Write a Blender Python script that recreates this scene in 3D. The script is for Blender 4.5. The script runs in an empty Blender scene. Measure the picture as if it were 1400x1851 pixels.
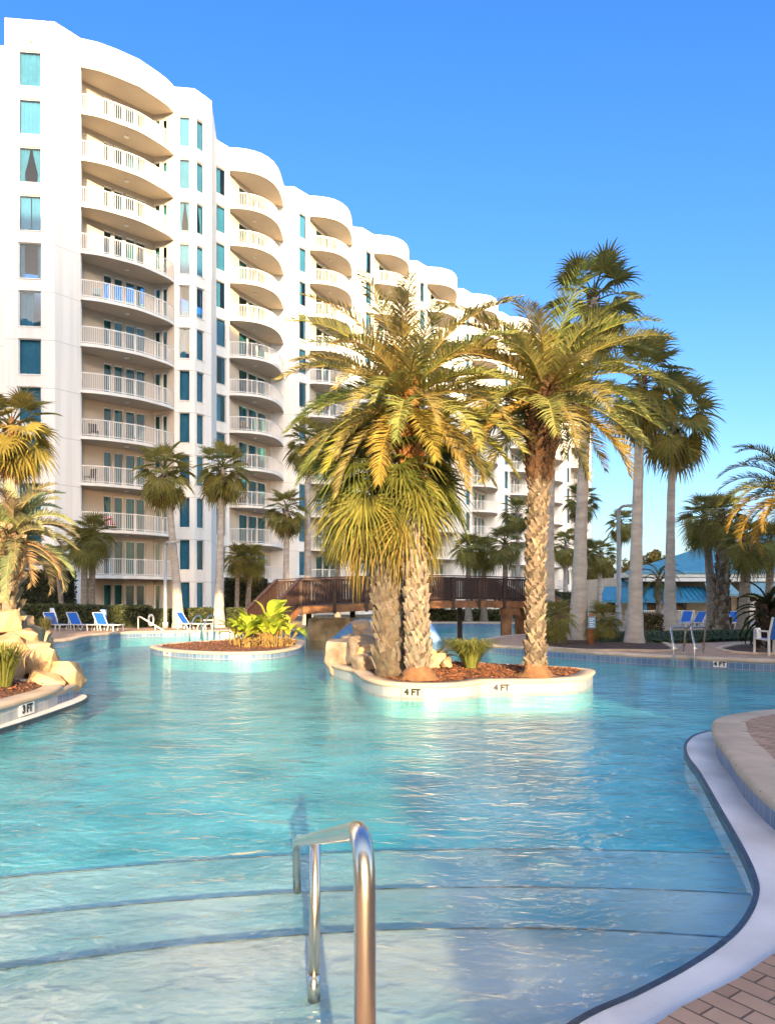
import bpy, bmesh, math, random
from mathutils import Vector, Matrix, noise
from mathutils.geometry import tessellate_polygon
R = math.radians
sc = bpy.context.scene
C = sc.collection

# ------------------------------------------------------------------ camera, sky, sun, exposure
EYE, F, HY = 1.7, 1336.8, 1082.0          # eye height over the water; focal length and horizon row in photo pixels
cam_d = bpy.data.cameras.new('camera'); cam = bpy.data.objects.new('camera', cam_d); C.objects.link(cam)
cam.location = (0, 0, EYE); cam.rotation_euler = (R(90), 0, 0)
cam_d.sensor_fit = 'VERTICAL'; cam_d.sensor_height = 36.0; cam_d.lens = 26.0
cam_d.shift_y = (HY - 925.5) / 1851.0; cam_d.clip_start = 0.05; cam_d.clip_end = 3000
sc.camera = cam

SUN_EL, SUN_AZ = 14.0, 172.0              # azimuth clockwise from +Y: behind the camera and to its right
to_sun = Vector((math.sin(R(SUN_AZ)) * math.cos(R(SUN_EL)), math.cos(R(SUN_AZ)) * math.cos(R(SUN_EL)), math.sin(R(SUN_EL))))
w = bpy.data.worlds.new('World'); sc.world = w; w.use_nodes = True
wn = w.node_tree.nodes; wl = w.node_tree.links
sky = wn.new('ShaderNodeTexSky'); sky.sky_type = 'NISHITA'; sky.sun_disc = False
sky.sun_elevation = R(SUN_EL); sky.sun_rotation = R(SUN_AZ)
sky.altitude = 0; sky.air_density = 1.0; sky.dust_density = 2.0; sky.ozone_density = 4.0
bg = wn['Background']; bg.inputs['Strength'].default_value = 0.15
# clear golden-hour sky: deep blue opposite the sun, paler at the horizon, warm and bright on the sun's side
tcw = wn.new('ShaderNodeTexCoord'); sepw = wn.new('ShaderNodeSeparateXYZ'); wl.new(tcw.outputs['Generated'], sepw.inputs[0])
rmp = wn.new('ShaderNodeValToRGB'); cr = rmp.color_ramp
cr.elements[0].position = 0.0; cr.elements[0].color = (.57, .50, .47, 1)
cr.elements[1].position = .80; cr.elements[1].color = (.195, .385, .68, 1)
for p_, c_ in ((.08, (.46, .45, .47, 1)), (.22, (.335, .41, .47, 1)), (.36, (.26, .39, .50, 1)), (.60, (.205, .385, .61, 1))):
    e_ = cr.elements.new(p_); e_.color = c_
wl.new(sepw.outputs['Z'], rmp.inputs['Fac'])
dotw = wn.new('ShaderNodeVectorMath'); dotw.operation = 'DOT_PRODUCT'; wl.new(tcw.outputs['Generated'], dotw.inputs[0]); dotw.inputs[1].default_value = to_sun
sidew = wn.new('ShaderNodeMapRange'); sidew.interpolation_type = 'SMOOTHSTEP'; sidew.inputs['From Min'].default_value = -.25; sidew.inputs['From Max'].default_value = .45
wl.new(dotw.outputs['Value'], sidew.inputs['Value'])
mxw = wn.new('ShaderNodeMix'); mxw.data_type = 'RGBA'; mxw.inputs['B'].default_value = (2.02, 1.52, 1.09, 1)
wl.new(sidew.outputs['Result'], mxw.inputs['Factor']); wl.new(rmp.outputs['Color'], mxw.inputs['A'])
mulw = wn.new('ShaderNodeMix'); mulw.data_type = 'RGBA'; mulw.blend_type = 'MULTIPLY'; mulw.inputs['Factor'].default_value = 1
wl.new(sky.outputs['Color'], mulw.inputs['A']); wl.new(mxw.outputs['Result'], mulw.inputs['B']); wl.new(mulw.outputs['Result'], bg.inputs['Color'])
sl = bpy.data.lights.new('sun', 'SUN'); sl.energy = 3.0; sl.angle = R(0.5); sl.color = (1.0, 0.74, 0.40)
so = bpy.data.objects.new('sun', sl); C.objects.link(so); so.rotation_euler = (-to_sun).to_track_quat('-Z', 'Y').to_euler()
so.location = (30, -40, 60)
vs = sc.view_settings; vs.view_transform = 'Standard'; vs.look = 'None'; vs.exposure = 2.35; vs.gamma = 1.0; vs.use_curve_mapping = False
sc.cycles.max_bounces = 8; sc.cycles.diffuse_bounces = 3; sc.cycles.glossy_bounces = 3; sc.cycles.transparent_max_bounces = 12
sc.cycles.caustics_reflective = False; sc.cycles.caustics_refractive = False

# ------------------------------------------------------------------ helpers
def at(x, y, Z): return Vector(((x - 700) / F * Z, Z, EYE + (HY - y) / F * Z))
def gp(x, y, z=0.0):
    Z = F * (EYE - z) / (y - HY); return Vector(((x - 700) / F * Z, Z, z))

class MB:
    def __init__(s): s.v = []; s.f = []; s.m = []; s.c = []
    def add(s, vs, fs, mi=0, col=(1, 1, 1)):
        b = len(s.v); s.v.extend([tuple(p) for p in vs])
        for f in fs:
            s.f.append(tuple(i + b for i in f)); s.m.append(mi); s.c.append(col)
    def quad(s, a, b, c, d, mi=0, col=(1, 1, 1)): s.add([a, b, c, d], [(0, 1, 2, 3)], mi, col)
    def box(s, c, size, rz=0.0, mi=0, col=(1, 1, 1), rot=None):
        x, y, z = [k / 2 for k in size]
        M = rot if rot is not None else Matrix.Rotation(rz, 3, 'Z')
        P = [Vector(c) + M @ Vector((sx * x, sy * y, sz * z)) for sx in (-1, 1) for sy in (-1, 1) for sz in (-1, 1)]
        s.add(P, [(0, 1, 3, 2), (4, 6, 7, 5), (0, 4, 5, 1), (2, 3, 7, 6), (0, 2, 6, 4), (1, 5, 7, 3)], mi, col)
    def bar(s, a, b, wd, ht, mi=0, col=(1, 1, 1)):
        a = Vector(a); b = Vector(b); d = (b - a); L = d.length; d.normalize()
        side = d.cross(Vector((0, 0, 1)))
        if side.length < 1e-4: side = Vector((1, 0, 0))
        side.normalize(); up = side.cross(d)
        M = Matrix((d, side, up)).transposed()
        s.box((a + b) / 2, (L, wd, ht), mi=mi, col=col, rot=M)
    def tube(s, pts, r, n=8, mi=0, caps=True, col=(1, 1, 1)):
        pts = [Vector(p) for p in pts]; k = len(pts)
        rs = r if isinstance(r, (list, tuple)) else [r] * k
        t0 = (pts[1] - pts[0]).normalized()
        u = t0.orthogonal().normalized(); V = []
        for i, p in enumerate(pts):
            t = (pts[min(i + 1, k - 1)] - pts[max(i - 1, 0)])
            t = t.normalized() if t.length > 1e-9 else t0
            u = (u - t * u.dot(t))
            u = u.normalized() if u.length > 1e-6 else t.orthogonal().normalized()
            w_ = t.cross(u)
            for j in range(n):
                a = 2 * math.pi * j / n; V.append(p + (u * math.cos(a) + w_ * math.sin(a)) * rs[i])
        Fc = [(i * n + j, i * n + (j + 1) % n, (i + 1) * n + (j + 1) % n, (i + 1) * n + j) for i in range(k - 1) for j in range(n)]
        if caps: Fc += [tuple(range(n - 1, -1, -1)), tuple((k - 1) * n + j for j in range(n))]
        s.add(V, Fc, mi, col)
    def prism(s, poly, z0, z1, mi=0, side=None, col=(1, 1, 1)):
        n = len(poly); side = mi if side is None else side
        T = tessellate_polygon([[Vector((p[0], p[1], 0)) for p in poly]])
        V = [(p[0], p[1], z0) for p in poly] + [(p[0], p[1], z1) for p in poly]
        fs = []
        for t in T:
            a, b, c = t
            pa, pb, pc = poly[a], poly[b], poly[c]
            if (pb[0] - pa[0]) * (pc[1] - pa[1]) - (pb[1] - pa[1]) * (pc[0] - pa[0]) < 0: a, c = c, a
            fs.append((a + n, b + n, c + n)); fs.append((c, b, a))
        s.add(V, fs, mi, col)
        ar = sum(poly[i][0] * poly[(i + 1) % n][1] - poly[(i + 1) % n][0] * poly[i][1] for i in range(n))
        sd = [(i, (i + 1) % n, (i + 1) % n + n, i + n) for i in range(n)]
        if ar < 0: sd = [q[::-1] for q in sd]
        s.add(V, sd, side, col)
    def sheet(s, rings, z, mi=0):
        L = [[Vector((p[0], p[1], 0)) for p in r] for r in rings]
        flat = [p for r in L for p in r]
        fs = []
        for a, b, c in tessellate_polygon(L):
            if (flat[b] - flat[a]).cross(flat[c] - flat[a]).z < 0: a, c = c, a
            fs.append((a, b, c))
        s.add([(p.x, p.y, z) for p in flat], fs, mi)
    def mesh(s, name, mats, off=Vector((0, 0, 0)), smooth=False):
        me = bpy.data.meshes.new(name)
        me.from_pydata([(a - off[0], b - off[1], c - off[2]) for a, b, c in s.v], [], s.f)
        for m in (mats if isinstance(mats, (list, tuple)) else [mats]): me.materials.append(m)
        me.polygons.foreach_set('material_index', s.m)
        if any('Col' in [q.attribute_name for q in m.node_tree.nodes if q.type == 'ATTRIBUTE'] for m in me.materials):
            at_ = me.attributes.new('Col', 'FLOAT_COLOR', 'FACE')
            flat = []
            for c in s.c: flat.extend((c[0], c[1], c[2], 1.0))
            at_.data.foreach_set('color', flat)
        if smooth: me.polygons.foreach_set('use_smooth', [True] * len(me.polygons))
        me.update()
        return me

def wloc(o):
    p = Vector((0, 0, 0))
    while o is not None: p = p + Vector(o.location); o = o.parent
    return p
def tag(o, label=None, cat=None, group=None, kind=None):
    if label: o['label'] = label
    if cat: o['category'] = cat
    if group: o['group'] = group
    if kind: o['kind'] = kind
    return o
def link(name, me, parent=None, loc=(0, 0, 0), rz=0.0, sc_=None):
    o = bpy.data.objects.new(name, me); C.objects.link(o); o.location = loc; o.rotation_euler = (0, 0, rz)
    if sc_ is not None: o.scale = (sc_, sc_, sc_) if not isinstance(sc_, (tuple, list)) else sc_
    if parent is not None: o.parent = parent
    return o
def part(mb, name, mats, parent=None, local=False, smooth=False, at_=None):
    """local: verts already relative to the parent; else world coordinates with the parent chain unrotated."""
    if parent is None:
        off = Vector(at_) if at_ is not None else Vector((0, 0, 0))
        return link(name, mb.mesh(name, mats, off, smooth), None, off)
    off = Vector((0, 0, 0)) if local else wloc(parent)
    return link(name, mb.mesh(name, mats, off, smooth), parent)
def empty(name, loc, label, cat, group=None, rz=0.0):
    o = bpy.data.objects.new(name, None); C.objects.link(o); o.location = loc; o.rotation_euler = (0, 0, rz); o.empty_display_size = 0.2
    return tag(o, label, cat, group)
def copy_tree(o, parent=None):
    c = o.copy(); C.objects.link(c)
    if parent is not None: c.parent = parent
    for ch in [k for k in o.children]: copy_tree(ch, c)
    return c
def smooth_path(P, k=6):
    P = [Vector(p) for p in P]; out = []
    for i in range(len(P) - 1):
        a = P[max(i - 1, 0)]; b = P[i]; c = P[i + 1]; d = P[min(i + 2, len(P) - 1)]
        for j in range(k):
            t = j / k
            out.append(0.5 * ((2 * b) + (c - a) * t + (2 * a - 5 * b + 4 * c - d) * t * t + (3 * b - a - 3 * c + d) * t ** 3))
    out.append(P[-1]); return out
def round_path(P, r=0.1, k=6):
    P = [Vector(p) for p in P]; out = [P[0]]
    for i in range(1, len(P) - 1):
        a, b, c = P[i - 1], P[i], P[i + 1]
        d1 = (a - b); d2 = (c - b); q = min(r, d1.length * .48, d2.length * .48)
        p0 = b + d1.normalized() * q; p1 = b + d2.normalized() * q
        for j in range(k + 1):
            t = j / k; out.append(p0 * (1 - t) ** 2 + b * 2 * t * (1 - t) + p1 * t * t)
    out.append(P[-1]); return out

# ------------------------------------------------------------------ materials
def mat(name, col, rough=0.7, var=0.12, scale=3.0, bump=0.0, bscale=20.0, metal=0.0, spec=0.5, attr=False, trans=0.0, col2=None, detail=5.0, stretch=None):
    m = bpy.data.materials.new(name); m.use_nodes = True
    n = m.node_tree.nodes; l = m.node_tree.links; p = n['Principled BSDF']
    p.inputs['Roughness'].default_value = rough; p.inputs['Metallic'].default_value = metal
    p.inputs['Specular IOR Level'].default_value = spec
    tc = n.new('ShaderNodeTexCoord'); co = tc.outputs['Object']
    if stretch:
        mp = n.new('ShaderNodeMapping'); mp.inputs['Scale'].default_value = stretch; l.new(co, mp.inputs['Vector']); co = mp.outputs['Vector']
    nz = n.new('ShaderNodeTexNoise'); nz.inputs['Scale'].default_value = scale; nz.inputs['Detail'].default_value = detail; l.new(co, nz.inputs['Vector'])
    rp = n.new('ShaderNodeValToRGB')
    c2 = col2 if col2 else tuple(max(0, c * (1 - 2 * var)) for c in col)
    c1 = tuple(min(1, c * (1 + var)) for c in col)
    rp.color_ramp.elements[0].position = .3; rp.color_ramp.elements[1].position = .7
    rp.color_ramp.elements[0].color = (*c2, 1); rp.color_ramp.elements[1].color = (*c1, 1)
    l.new(nz.outputs['Fac'], rp.inputs['Fac']); out = rp.outputs['Color']
    if attr:
        a = n.new('ShaderNodeAttribute'); a.attribute_name = 'Col'
        mx = n.new('ShaderNodeMix'); mx.data_type = 'RGBA'; mx.blend_type = 'MULTIPLY'; mx.inputs['Factor'].default_value = 1
        l.new(out, mx.inputs['A']); l.new(a.outputs['Color'], mx.inputs['B']); out = mx.outputs['Result']
    l.new(out, p.inputs['Base Color'])
    if bump:
        nb = n.new('ShaderNodeTexNoise'); nb.inputs['Scale'].default_value = bscale; nb.inputs['Detail'].default_value = 4; l.new(co, nb.inputs['Vector'])
        b = n.new('ShaderNodeBump'); b.inputs['Strength'].default_value = bump; b.inputs['Distance'].default_value = 0.02
        l.new(nb.outputs['Fac'], b.inputs['Height']); l.new(b.outputs['Normal'], p.inputs['Normal'])
    if trans:
        t = n.new('ShaderNodeBsdfTranslucent'); l.new(out, t.inputs['Color'])
        ms = n.new('ShaderNodeMixShader'); ms.inputs['Fac'].default_value = trans
        l.new(p.outputs[0], ms.inputs[1]); l.new(t.outputs[0], ms.inputs[2]); l.new(ms.outputs[0], n['Material Output'].inputs['Surface'])
    return m

M = {}
M['stucco'] = mat('white_stucco', (.80, .785, .75), .85, .025, .25, .12, 60)
def stucco_joints(m):
    n = m.node_tree.nodes; l = m.node_tree.links; p = n['Principled BSDF']; src = p.inputs['Base Color'].links[0].from_socket
    ge = n.new('ShaderNodeNewGeometry'); sp = n.new('ShaderNodeSeparateXYZ'); l.new(ge.outputs['Position'], sp.inputs[0])
    a = n.new('ShaderNodeMath'); a.operation = 'MULTIPLY_ADD'; a.inputs[1].default_value = 1 / 2.87; a.inputs[2].default_value = 10.02; l.new(sp.outputs['Z'], a.inputs[0])
    f_ = n.new('ShaderNodeMath'); f_.operation = 'FRACT'; l.new(a.outputs[0], f_.inputs[0])
    g = n.new('ShaderNodeMath'); g.operation = 'LESS_THAN'; g.inputs[1].default_value = .012; l.new(f_.outputs[0], g.inputs[0])
    mp = n.new('ShaderNodeMapping'); mp.inputs['Scale'].default_value = (2.2, 2.2, .09); l.new(ge.outputs['Position'], mp.inputs['Vector'])
    nz = n.new('ShaderNodeTexNoise'); nz.inputs['Scale'].default_value = 1.0; nz.inputs['Detail'].default_value = 6; l.new(mp.outputs[0], nz.inputs['Vector'])
    rp = n.new('ShaderNodeValToRGB'); rp.color_ramp.elements[0].position = .30; rp.color_ramp.elements[0].color = (.90, .885, .86, 1); rp.color_ramp.elements[1].position = .55; rp.color_ramp.elements[1].color = (1, 1, 1, 1); l.new(nz.outputs['Fac'], rp.inputs['Fac'])
    m1 = n.new('ShaderNodeMix'); m1.data_type = 'RGBA'; m1.blend_type = 'MULTIPLY'; m1.inputs['Factor'].default_value = 1; l.new(src, m1.inputs['A']); l.new(rp.outputs['Color'], m1.inputs['B'])
    m2 = n.new('ShaderNodeMix'); m2.data_type = 'RGBA'; m2.inputs['B'].default_value = (.52, .50, .47, 1); l.new(g.outputs[0], m2.inputs['Factor']); l.new(m1.outputs['Result'], m2.inputs['A']); l.new(m2.outputs['Result'], p.inputs['Base Color'])
stucco_joints(M['stucco'])
M['soffit'] = mat('soffit_shade', (.52, .43, .33), .9, .04, .6)  # warm bounce light and shade put into the colour of the undersides
M['cream'] = mat('recess_wall_shade', (.52, .46, .385), .9, .03, .6)  # darker cream: balcony shade put into the recess wall colour
M['white'] = mat('white_paint_metal', (.78, .77, .75), .45, .03, 4)
M['frame'] = mat('window_frame', (.72, .71, .68), .5, .03, 4)
M['curtain'] = mat('curtain_fabric', (.25, .34, .32), .9, .08, 1.5)
M['sheer'] = mat('sheer_curtain', (.33, .41, .40), .9, .06, 1.5)
M['dark'] = mat('dark_room', (.03, .03, .035), .9, .2, 2)
M['deck'] = mat('deck', (.40, .30, .235), .85)
M['coping'] = mat('coping_concrete', (.55, .42, .31), .8, .12, 2.5, .3, 60)
M['plaster'] = mat('pool_plaster', (.085, .54, .62), .7, .10, .8)
M['shelf'] = mat('shelf_plaster', (.40, .50, .50), .75, .10, 1.2, .1, 50)
M['strip'] = mat('white_plaster', (.70, .665, .66), .8, .11, 1.6, .25, 90)
M['mortar'] = mat('mortar_joint', (.16, .12, .09), .9, .2, 8)
M['nosing'] = mat('dark_tile', (.035, .05, .075), .4, .3, 20)
M['steptile'] = mat('step_tile', (.16, .26, .31), .5, .45, 9)
M['mulch'] = mat('mulch_bark', (.17, .065, .03), .95, .5, 14, 1.0, 40, attr=True)
M['soil'] = mat('dark_mulch', (.075, .035, .022), .95, .5, 8, .8, 30)
M['wood'] = mat('brown_stained_wood', (.050, .022, .016), .6, .3, 4, .3, 30, stretch=(1, 1, 6))
M['beam'] = mat('orange_stained_wood', (.30, .125, .05), .65, .25, 3, .3, 30)
M['rock'] = mat('sandstone', (.50, .355, .215), .9, .12, 2.6, 1.0, 9, col2=(.30, .165, .075))
M['rockgrey'] = mat('weathered_rock', (.26, .23, .20), .9, .12, 3.5, .8, 10, col2=(.13, .085, .055))
M['cast'] = mat('cast_stone', (.50, .41, .29), .9, .2, 2.2, .7, 9, col2=(.28, .21, .14))
M['leaf'] = mat('palm_leaf', (1, 1, 1), .62, .15, 6, attr=True, trans=.30, spec=.12)
M['trunk'] = mat('palm_trunk', (.235, .20, .165), .9, .22, 5, .8, 14, stretch=(1, 1, 2.5))
M['greytrunk'] = mat('grey_palm_trunk', (.37, .345, .325), .9, .12, 2.5, .35, 10, stretch=(1, 1, 3))
M['boot'] = mat('leaf_base', (1, 1, 1), .9, .22, 9, .5, 25, attr=True)
M['hedge'] = mat('hedge_leaf', (1, 1, 1), .6, .2, 5, attr=True, trans=.15)
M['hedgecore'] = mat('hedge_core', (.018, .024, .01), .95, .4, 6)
M['bark'] = mat('tree_bark', (.10, .075, .055), .9, .3, 6, .6, 20)
M['blue'] = mat('blue_sling_fabric', (.008, .115, .46), .65, .08, 30)
M['lightblue'] = mat('pale_blue_plastic', (.25, .42, .75), .5, .05, 4)
M['alu'] = mat('painted_aluminium', (.62, .60, .57), .4, .05, 4)
M['steel'] = mat('stainless_steel', (.66, .60, .53), .27, .08, 3, .0, 40, metal=1.0)
M['grey'] = mat('grey_metal', (.34, .35, .36), .55, .08, 2)
M['roof'] = mat('blue_metal_roof', (.075, .27, .42), .45, .10, 1.5)
M['canopy'] = mat('blue_canopy', (.03, .20, .34), .5, .10, 1.5)
M['awning'] = mat('awning_fabric', (.16, .30, .37), .8, .08, 2)
M['plasterwall'] = mat('cream_wall', (.66, .60, .53), .85, .04, 1)
M['wingwall'] = mat('tan_stucco', (.36, .33, .29), .85, .05, .4)
M['darkglass'] = mat('dark_window', (.015, .02, .025), .15, .2, 1)
M['markertile'] = mat('glazed_marker_tile', (.34, .34, .33), .5, .05, 6)
M['ink'] = mat('black_lettering', (.01, .01, .012), .6, .1, 4)
M['signblue'] = mat('blue_sign', (.10, .28, .52), .5, .05, 4)
M['red'] = mat('red_fabric', (.55, .05, .06), .7, .1, 4)
M['furn'] = mat('brown_wicker', (.10, .065, .045), .8, .2, 20)
M['ground'] = mat('ground_soil', (.12, .10, .06), .95, .35, .4, .4, 3)
M['grass'] = mat('ground_cover', (1, 1, 1), .7, .2, 4, attr=True)
M['terracotta'] = mat('terracotta', (.34, .12, .055), .8, .15, 5)

def tile_mat(name, c1, c2, grout, sx, sz, off=0.0):
    m = bpy.data.materials.new(name); m.use_nodes = True; n = m.node_tree.nodes; l = m.node_tree.links; p = n['Principled BSDF']
    tc = n.new('ShaderNodeTexCoord'); sp = n.new('ShaderNodeSeparateXYZ'); l.new(tc.outputs['UV'], sp.inputs[0])
    br = n.new('ShaderNodeTexBrick'); br.offset = off; br.inputs['Color1'].default_value = (*c1, 1); br.inputs['Color2'].default_value = (*c2, 1); br.inputs['Mortar'].default_value = (*grout, 1)
    br.inputs['Scale'].default_value = 1; br.inputs['Brick Width'].default_value = sx; br.inputs['Row Height'].default_value = sz; br.inputs['Mortar Size'].default_value = .006; br.inputs['Bias'].default_value = 0
    l.new(tc.outputs['UV'], br.inputs['Vector']); 
    nz = n.new('ShaderNodeTexNoise'); nz.inputs['Scale'].default_value = 3; l.new(tc.outputs['Object'], nz.inputs['Vector'])
    mx = n.new('ShaderNodeMix'); mx.data_type = 'RGBA'; mx.blend_type = 'MULTIPLY'; mx.inputs['Factor'].default_value = .35
    l.new(br.outputs['Color'], mx.inputs['A']); l.new(nz.outputs['Fac'], mx.inputs['B']); l.new(mx.outputs['Result'], p.inputs['Base Color'])
    b = n.new('ShaderNodeBump'); b.inputs['Strength'].default_value = .4; b.inputs['Distance'].default_value = .006; b.invert = True
    l.new(br.outputs['Fac'], b.inputs['Height']); l.new(b.outputs['Normal'], p.inputs['Normal'])
    p.inputs['Roughness'].default_value = .3
    return m
M['tile'] = tile_mat('blue_waterline_tile', (.10, .19, .36), (.20, .28, .42), (.45, .48, .52), .15, .15)
M['paletile'] = tile_mat('pale_waterline_tile', (.47, .48, .50), (.30, .37, .45), (.52, .50, .47), .15, .15)
M['mosaic'] = tile_mat('blue_mosaic', (.05, .20, .50), (.10, .30, .58), (.35, .45, .55), .10, .10)

def brick_mat():
    m = bpy.data.materials.new('brick_paver'); m.use_nodes = True; n = m.node_tree.nodes; l = m.node_tree.links; p = n['Principled BSDF']
    tc = n.new('ShaderNodeTexCoord'); mp = n.new('ShaderNodeMapping'); mp.inputs['Rotation'].default_value = (0, 0, R(54)); l.new(tc.outputs['Object'], mp.inputs['Vector'])
    br = n.new('ShaderNodeTexBrick'); br.inputs['Color1'].default_value = (.50, .325, .225, 1); br.inputs['Color2'].default_value = (.36, .215, .145, 1); br.inputs['Mortar'].default_value = (.13, .085, .06, 1)
    br.inputs['Scale'].default_value = 1; br.inputs['Brick Width'].default_value = .22; br.inputs['Row Height'].default_value = .105; br.inputs['Mortar Size'].default_value = .006; br.inputs['Mortar Smooth'].default_value = .3
    l.new(mp.outputs['Vector'], br.inputs['Vector'])
    nz = n.new('ShaderNodeTexNoise'); nz.inputs['Scale'].default_value = 2.2; nz.inputs['Detail'].default_value = 8; nz.inputs['Roughness'].default_value = .7; l.new(tc.outputs['Object'], nz.inputs['Vector'])
    rp = n.new('ShaderNodeValToRGB'); rp.color_ramp.elements[0].position = .25; rp.color_ramp.elements[0].color = (.72, .70, .68, 1); rp.color_ramp.elements[1].position = .75; rp.color_ramp.elements[1].color = (1.1, 1.08, 1.05, 1)
    l.new(nz.outputs['Fac'], rp.inputs['Fac'])
    mx = n.new('ShaderNodeMix'); mx.data_type = 'RGBA'; mx.blend_type = 'MULTIPLY'; mx.inputs['Factor'].default_value = 1
    l.new(br.outputs['Color'], mx.inputs['A']); l.new(rp.outputs['Color'], mx.inputs['B']); l.new(mx.outputs['Result'], p.inputs['Base Color'])
    b = n.new('ShaderNodeBump'); b.inputs['Strength'].default_value = .5; b.inputs['Distance'].default_value = .008; b.invert = True
    l.new(br.outputs['Fac'], b.inputs['Height']); l.new(b.outputs['Normal'], p.inputs['Normal']); p.inputs['Roughness'].default_value = .8
    return m
M['brick'] = brick_mat()

def glass_mat(name, tint, ior=1.7, rough=.02):
    m = bpy.data.materials.new(name); m.use_nodes = True; n = m.node_tree.nodes; l = m.node_tree.links; n.remove(n['Principled BSDF'])
    tr = n.new('ShaderNodeBsdfTransparent'); tr.inputs['Color'].default_value = (*tint, 1)
    gl = n.new('ShaderNodeBsdfGlossy'); gl.inputs['Roughness'].default_value = rough
    nz = n.new('ShaderNodeTexNoise'); nz.inputs['Scale'].default_value = .8; tc = n.new('ShaderNodeTexCoord'); l.new(tc.outputs['Object'], nz.inputs['Vector'])
    b = n.new('ShaderNodeBump'); b.inputs['Strength'].default_value = .08; b.inputs['Distance'].default_value = .05; l.new(nz.outputs['Fac'], b.inputs['Height']); l.new(b.outputs['Normal'], gl.inputs['Normal'])
    fr = n.new('ShaderNodeFresnel')
    ge = n.new('ShaderNodeNewGeometry'); io = n.new('ShaderNodeMath'); io.operation = 'MULTIPLY_ADD'
    io.inputs[1].default_value = 1 / ior - ior; io.inputs[2].default_value = ior; l.new(ge.outputs['Backfacing'], io.inputs[0]); l.new(io.outputs[0], fr.inputs['IOR'])
    ms = n.new('ShaderNodeMixShader'); l.new(fr.outputs[0], ms.inputs['Fac']); l.new(tr.outputs[0], ms.inputs[1]); l.new(gl.outputs[0], ms.inputs[2])
    l.new(ms.outputs[0], n['Material Output'].inputs['Surface'])
    return m
M['glass'] = glass_mat('teal_glass', (.34, .62, .82), 1.45)
M['doorglass'] = glass_mat('door_glass', (.30, .56, .60), 1.45)

def water_mat():
    m = bpy.data.materials.new('pool_water'); m.use_nodes = True; n = m.node_tree.nodes; l = m.node_tree.links; n.remove(n['Principled BSDF'])
    tc = n.new('ShaderNodeTexCoord')
    mp = n.new('ShaderNodeMapping'); mp.inputs['Scale'].default_value = (.8, 1.25, 1); mp.inputs['Rotation'].default_value = (0, 0, R(12)); l.new(tc.outputs['Object'], mp.inputs['Vector'])
    a = n.new('ShaderNodeTexNoise'); a.inputs['Scale'].default_value = 2.6; a.inputs['Detail'].default_value = 3; a.inputs['Roughness'].default_value = .55; a.inputs['Distortion'].default_value = .6; l.new(mp.outputs[0], a.inputs['Vector'])
    c = n.new('ShaderNodeTexNoise'); c.inputs['Scale'].default_value = 11; c.inputs['Detail'].default_value = 2; c.inputs['Distortion'].default_value = .4; l.new(mp.outputs[0], c.inputs['Vector'])
    ml = n.new('ShaderNodeMath'); ml.operation = 'MULTIPLY_ADD'; ml.inputs[1].default_value = .30; l.new(c.outputs['Fac'], ml.inputs[0]); l.new(a.outputs['Fac'], ml.inputs[2])
    b = n.new('ShaderNodeBump'); b.inputs['Strength'].default_value = 1.0; b.inputs['Distance'].default_value = WAVE; l.new(ml.outputs[0], b.inputs['Height'])
    fr = n.new('ShaderNodeFresnel'); l.new(b.outputs['Normal'], fr.inputs['Normal'])
    ge = n.new('ShaderNodeNewGeometry'); io = n.new('ShaderNodeMath'); io.operation = 'MULTIPLY_ADD'   # straight-through water: the same reflectance from both sides
    io.inputs[1].default_value = 1 / 1.33 - 1.33; io.inputs[2].default_value = 1.33; l.new(ge.outputs['Backfacing'], io.inputs[0]); l.new(io.outputs[0], fr.inputs['IOR'])
    gl = n.new('ShaderNodeBsdfGlossy'); gl.inputs['Roughness'].default_value = .05; l.new(b.outputs['Normal'], gl.inputs['Normal'])
    # painted caustics: a warped cell pattern tints the transparency to imitate rippling light
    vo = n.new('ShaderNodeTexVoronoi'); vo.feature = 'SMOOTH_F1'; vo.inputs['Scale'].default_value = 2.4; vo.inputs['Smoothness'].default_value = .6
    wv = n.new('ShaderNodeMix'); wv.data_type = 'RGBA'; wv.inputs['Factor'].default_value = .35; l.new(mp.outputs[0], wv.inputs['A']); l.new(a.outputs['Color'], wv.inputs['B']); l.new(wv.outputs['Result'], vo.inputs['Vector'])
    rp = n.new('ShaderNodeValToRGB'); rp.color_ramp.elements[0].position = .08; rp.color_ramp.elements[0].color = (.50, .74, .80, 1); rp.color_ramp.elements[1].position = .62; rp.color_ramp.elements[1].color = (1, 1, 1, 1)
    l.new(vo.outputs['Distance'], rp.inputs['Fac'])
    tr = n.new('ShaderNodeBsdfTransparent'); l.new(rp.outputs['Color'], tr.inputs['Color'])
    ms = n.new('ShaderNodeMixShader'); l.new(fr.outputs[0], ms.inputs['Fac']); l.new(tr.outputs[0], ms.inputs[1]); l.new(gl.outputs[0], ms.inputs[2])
    l.new(ms.outputs[0], n['Material Output'].inputs['Surface'])
    return m
WAVE = .042
M['water'] = water_mat()

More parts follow.
